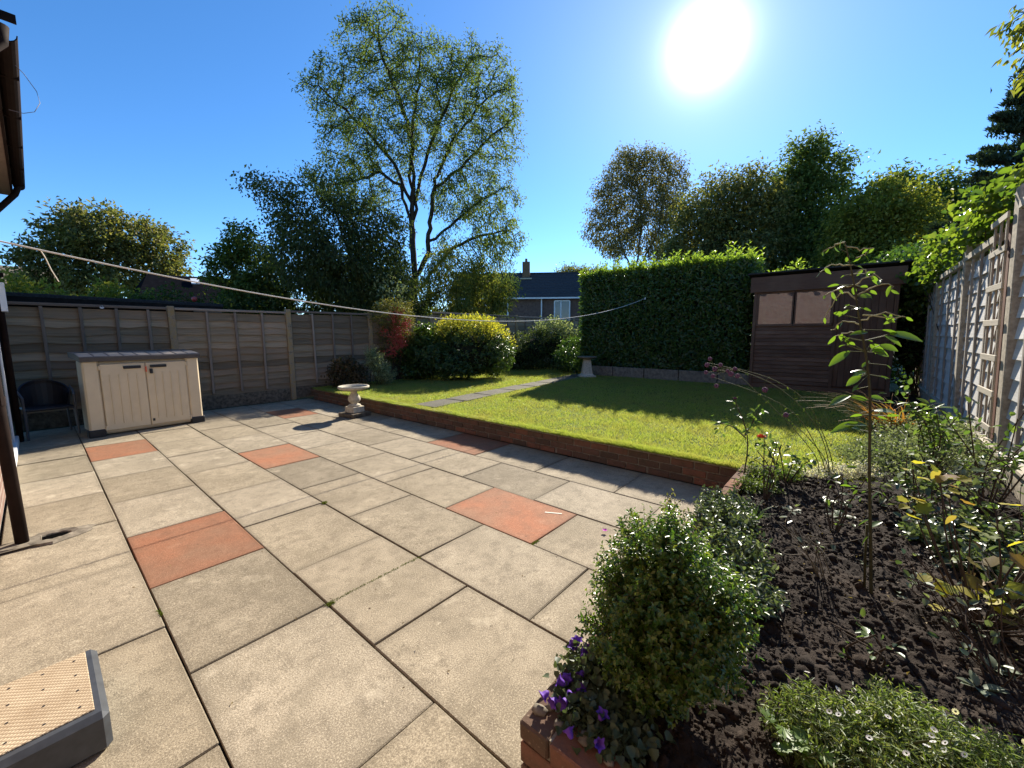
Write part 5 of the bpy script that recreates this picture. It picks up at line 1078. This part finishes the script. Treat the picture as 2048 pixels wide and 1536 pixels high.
fan = lambda b, k, h, sp: [[(b[0], b[1], b[2]), (b[0] + rs.normal() * sp * .5, b[1] + rs.normal() * sp * .5, b[2] + h * .5), (b[0] + rs.normal() * sp, b[1] + rs.normal() * sp, b[2] + h * (.7 + .4 * rs.rand()))] for _ in range(k)]
rosebush('rose_bush', 'leafy rose bush with glossy leaves in front of the right fence', (4.7, -.55, .24), fan((4.7, -.52, .22), 8, .75, .17), 170, .055, big=26)
rosebush('rose_bush', 'low rose bush with yellowing leaves right of the tall shoot', (3.55, -.40, .24), fan((3.55, -.38, .22), 9, .45, .22), 170, .05, 'lf_fever', big=30)
rosebush('rose_bush', 'open rose bush with wiry stems beside the near fence post', (3.9, -.72, .24), fan((3.9, -.72, .22), 9, .75, .2), 90, .045, big=12)
shrub('catmint', 'grey green mound of small leaves along the foot of the right fence', 'plant', (5.3, -.6, .24), [(4.7, -.45, .36, .45, .16), (5.4, -.62, .38, .5, .18), (6.1, -.7, .38, .5, .18), (5.2, -.3, .30, .35, .10)], 9000, .035, .016, M['lf_catmint'], sig=.05, nst=20, stem='twig_green')
twiggy('alyssum', 'small cushion of white flowers at the edge of the lawn', 'flower', (4.25, .03, .25), [(4.25, .05, .33, .16, .08), (4.1, .2, .31, .10, .06), (4.38, -.12, .33, .14, .08)], 260, 8, .018, .012, M['petal_white'], .08, .8, False, 3., 'twig_green')
twiggy('edging_plant', 'low green tufts where the lawn wall meets the flower bed', 'plant', (3.75, .52, .25), [(3.8, .52, .30, .18, .09), (3.5, .50, .30, .18, .08), (3.95, .35, .30, .14, .08)], 300, 9, .035, .014, M['lf_mid'], .10, .8, False, 3., 'twig_green')
twiggy('bedding_plant', 'leafy low clump of broad leaves between the tall shoot and the fence', 'plant', (3.2, -.55, .24), [(3.2, -.55, .36, .30, .14), (2.9, -.62, .34, .25, .12)], 260, 8, .055, .032, M['lf_fever'], .14, .6, True, 2.5, 'twig_green')
rosebush('rose_bush', 'sparse wiry young rose in the middle of the bare soil', (3.0, .02, .24), fan((3.0, .02, .22), 5, .42, .10), 26, .034, big=7)
rosebush('rose_bush', 'spindly rose close behind the silvery clump, few leaves left', (3.3, .42, .24), fan((3.3, .42, .22), 5, .50, .09), 30, .034, big=6)
rosebush('rose_bush', 'low nearly leafless rose between the tall shoot and the fleabane', (1.85, -.12, .24), fan((1.85, -.12, .22), 5, .22, .09), 18, .028, big=4)
# hydrangea with yellow and brown leaves
hy = thing('hydrangea', 'bush of large yellow and brown autumn leaves at the right picture edge', 'shrub', (2.36, -.47, .25)); o = np.array([2.36, -.47, .25])
HL = [lobed('leaf', 5, .28, M['lf_hydr']), oval('leaf', .75, M['lf_hydr'], .25), lobed('leaf', 5, .22, M['lf_hydr'])]
tips = np.stack([2.36 + np.clip(rs.normal(size=34) * .14, -.22, .22), -.52 + .20 * np.clip(rs.normal(size=34), -1.4, 1.4), .42 + .42 * rs.rand(34)], 1); ps = [smooth([o, (o + q) / 2 + rs.normal(size=3) * .03, q], 7) - o for q in tips]
npo('stem', *stems_mesh(ps, [np.linspace(.005, .0022, 7)] * 34, 5), M['twig'], hy)
for q in tips:
    for j in range(4):
        d = unit(rs.normal(size=3) * (1, 1, .35)); c_ = q + rs.normal(size=3) * .03; place_leaf(HL[rs.randint(3)], hy, c_, c_ + d * (.03 + .04 * rs.rand()), (rs.normal() * .35, rs.normal() * .35, 1))
# bare stems
def bare(name, label, base, k, h, dx, dy, sp, mat='twig', r=.0045, lf=0, lm='lf_fever'):
    t = thing(name, label, 'shrub', base); ps = []
    for i in range(k):
        e = np.array([dx + rs.normal() * sp, dy + rs.normal() * sp, h * (.6 + .6 * rs.rand())]); q = smooth([(rs.normal() * .03, rs.normal() * .03, -.03), e * .5 + rs.normal(size=3) * .03, e], 9); ps.append(q)
        if rs.rand() < .8: ps.append(smooth([q[5], q[5] + unit(e + rs.normal(size=3) * .25) * .1, q[5] + unit(e + rs.normal(size=3) * .3) * .18], 9))
    npo('stem', *stems_mesh(ps, [np.linspace(r * .8, r * .3, 9)] * len(ps), 5), M[mat], t)
    if lf:
        P = np.array([ps[rs.randint(len(ps))][rs.randint(4, 9)] for _ in range(lf)]); V, F = leaf(P, unit(rdir(lf) + (0, 0, .2)), unit(rdir(lf) * .4 + np.array([0, 0, 1])), .03 * (.6 + .8 * rs.rand(lf)), .02, .15, True); npo('foliage', V, F, M[lm], t)
    return t
bare('pruned_rose', 'pruned rose with bare grey green canes left of the tall shoot', (2.33, .0, .26), 9, .30, .03, .13, .07, 'twig_grey', .004, 10)
bare('dogwood', 'thicket of bare reddish stems leaning left at the right picture edge', (2.05, -.48, .25), 15, .36, .06, .06, .14, 'twig', .004, 46)
bare('dead_shrub', 'tangle of dry grey twigs under the hydrangea', (2.35, -.66, .25), 16, .30, -.03, .02, .16, 'twig_grey', .006, 20)
bare('fuchsia', 'thin dark woody stems with a few leaves near the concrete fence post', (2.9, -.72, .25), 16, .55, .0, .1, .16, 'twig', .004, 60, 'lf_rose')
# lamb's ear rosettes: broad pale leaves one by one
LE = oval('leaf', .55, M['lf_catmint'], .25)
for i, (x, y) in enumerate([(2.48, -.22), (2.39, -.29), (2.10, -.46), (1.95, -.40), (2.64, -.31), (2.80, -.42), (2.66, -.15), (3.30, .0), (3.2, .25)]):
    lab = ['first broad pale leaved rosette right of the tall shoot', 'pale leaved rosette just nearer than the shoot base', 'pale rosette below the bare reddish stems', 'nearest pale leaved rosette at the right edge of the soil', 'flat pale rosette beneath the yellowing rose', 'pale rosette beside the low broad leaved clump', 'little pale rosette behind the tall shoot', 'pale rosette in the bare soil near the lawn edge', 'pale rosette between the bed wall and the lawn edge'][i]
    t = thing('pale_rosette', lab, 'plant', (x, y, .27), 0, 'pale leaved rosettes on the soil'); m = 9
    for j in range(m):
        a = j * 2.4 + rs.rand(); d = np.array([math.cos(a), math.sin(a), .25 + .5 * rs.rand()]); b0 = np.array([x, y, .27]); place_leaf(LE, t, b0 + d * .008, b0 + unit(d) * (.045 + .03 * rs.rand()), (0, 0, 1))
# fleabane mound with daisies
fb = twiggy('fleabane', 'mound of fine leaved fleabane dotted with small pale daisies in the foreground', 'flower', (1.45, -.18, .26), [(1.38, -.03, .31, .19, .085), (1.45, -.22, .33, .20, .095), (1.52, -.38, .31, .18, .08), (1.28, -.16, .29, .16, .07), (1.62, -.2, .29, .14, .06)], 2500, 12, .026, .0055, M['lf_erig'], .10, .55, False, 2.5, 'twig_green', tr=.0009)
vs = [(0, 0, .001)]; fs = []
for i in range(11):
    a = 2 * math.pi * i / 11; w_ = .18; b0 = len(vs); vs += [(.003 * math.cos(a - w_ * 2), .003 * math.sin(a - w_ * 2), 0), (.0075 * math.cos(a - w_), .0075 * math.sin(a - w_), .001), (.0075 * math.cos(a + w_), .0075 * math.sin(a + w_), .001), (.003 * math.cos(a + w_ * 2), .003 * math.sin(a + w_ * 2), 0)]; fs.append((b0, b0 + 1, b0 + 2, b0 + 3))
dz = MB().add(vs, fs).mesh('flower', M['petal_white'])
for i in range(30):
    x, y = 1.45 + np.clip(rs.normal() * .09, -.13, .13), -.18 + np.clip(rs.normal() * .14, -.26, .22); o_ = link('flower', dz, fb, (x - 1.45, y + .18, .145 + .02 * rs.rand())); o_.rotation_euler = (rs.normal() * .5, rs.normal() * .5, rs.rand() * 6)
# lobed geranium seedling
GL = lobed('leaf', 7, .42, M['lf_fresh'])
gs = thing('geranium_seedling', 'young plant with fresh lobed leaves at the very front of the bed', 'plant', (1.25, .05, .25)); b0 = np.array([1.25, .05, .25]); ps = []
for j in range(13):
    a = rs.rand() * 6.28; e = b0 + (rs.normal() * .04, rs.normal() * .035, .045 + .05 * rs.rand()); ps.append(smooth([b0, (b0 + e) / 2 + (0, 0, .015), e], 5) - b0); d = np.array([math.cos(a), math.sin(a), .1]); place_leaf(GL, gs, e, e + d * (.032 + .02 * rs.rand()), (rs.normal() * .4, rs.normal() * .4, 1))
npo('leaf_stalk', *stems_mesh(ps, [.0014] * 13, 4), M['twig_green'], gs)['kind'] = 'stuff'
# leaf litter on soil, fallen flower, moss
n = 480; x = 1.0 + 3.0 * rs.rand(n); y = -.95 + 1.5 * rs.rand(n); P = np.stack([x, y, soil_z(x, y) + .025], 1); V, F = leaf(P, unit(rdir(n) * (1, 1, .3)), unit(rdir(n) * .5 + np.array([0, 0, 1])), (.007 + .016 * rs.rand(n) ** 2), .008, .35, False)
tag(npo('leaf_litter', V, F, M['litter']), 'small dead leaves and bits strewn on the flower bed soil', None, None, 'stuff')
n = 60; x = .1 + 3.6 * rs.rand(n); y = .8 + 5 * rs.rand(n); k = (x < 3.9); x, y = x[k], y[k]; n = len(x); V, F = leaf(np.stack([x, y, 0 * x + .004], 1), unit(rdir(n) * (1, 1, .1)), unit(rdir(n) * .3 + np.array([0, 0, 1])), .010 + .012 * rs.rand(n), .007, .2, False)
tag(npo('patio_debris', V, F, M['litter']), 'tiny dry leaf bits scattered over the paving', None, None, 'stuff')
pf = thing('fallen_flower', 'single small pink flower lying on the paving near the box shrub', 'flower', (2.61, 1.32, .006)); pm = oval('petal', .9, M['petal_pink'], -.3)
for j in range(5): a = j * 1.256; place_leaf(pm, pf, (2.61, 1.32, .012), (2.61 + .022 * math.cos(a), 1.32 + .022 * math.sin(a), .016), (0, 0, 1), 'petal')
def moss_line(a, b, n, wd, h):
    a = np.array(a); b = np.array(b); t_ = rs.rand(n, 1); P = np.concatenate([a + (b - a) * t_ + rs.normal(size=(n, 2)) * wd, np.full((n, 1), -.006)], 1); return leaf(P, unit(rdir(n) * .7 + np.array([0, 0, 1])), rdir(n), h * (.5 + rs.rand(n)), h * .5, .2, False)
tag(npo('moss', *cat([moss_line((.905, 2.10), (1.514, 2.10), 900, .0035, .012), moss_line((.905, 2.095), (.93, 2.08), 120, .008, .014), moss_line((1.514, 3.45), (1.52, 3.46), 80, .008, .018), moss_line((.25, 1.33), (.30, 1.30), 200, .012, .008), moss_line((.299, 2.68), (.299, 2.75), 60, .004, .012), moss_line((2.127, 1.63), (2.2, 1.63), 100, .006, .01)]), M['moss']), 'moss growing in a few joints of the paving', None, None, 'stuff')
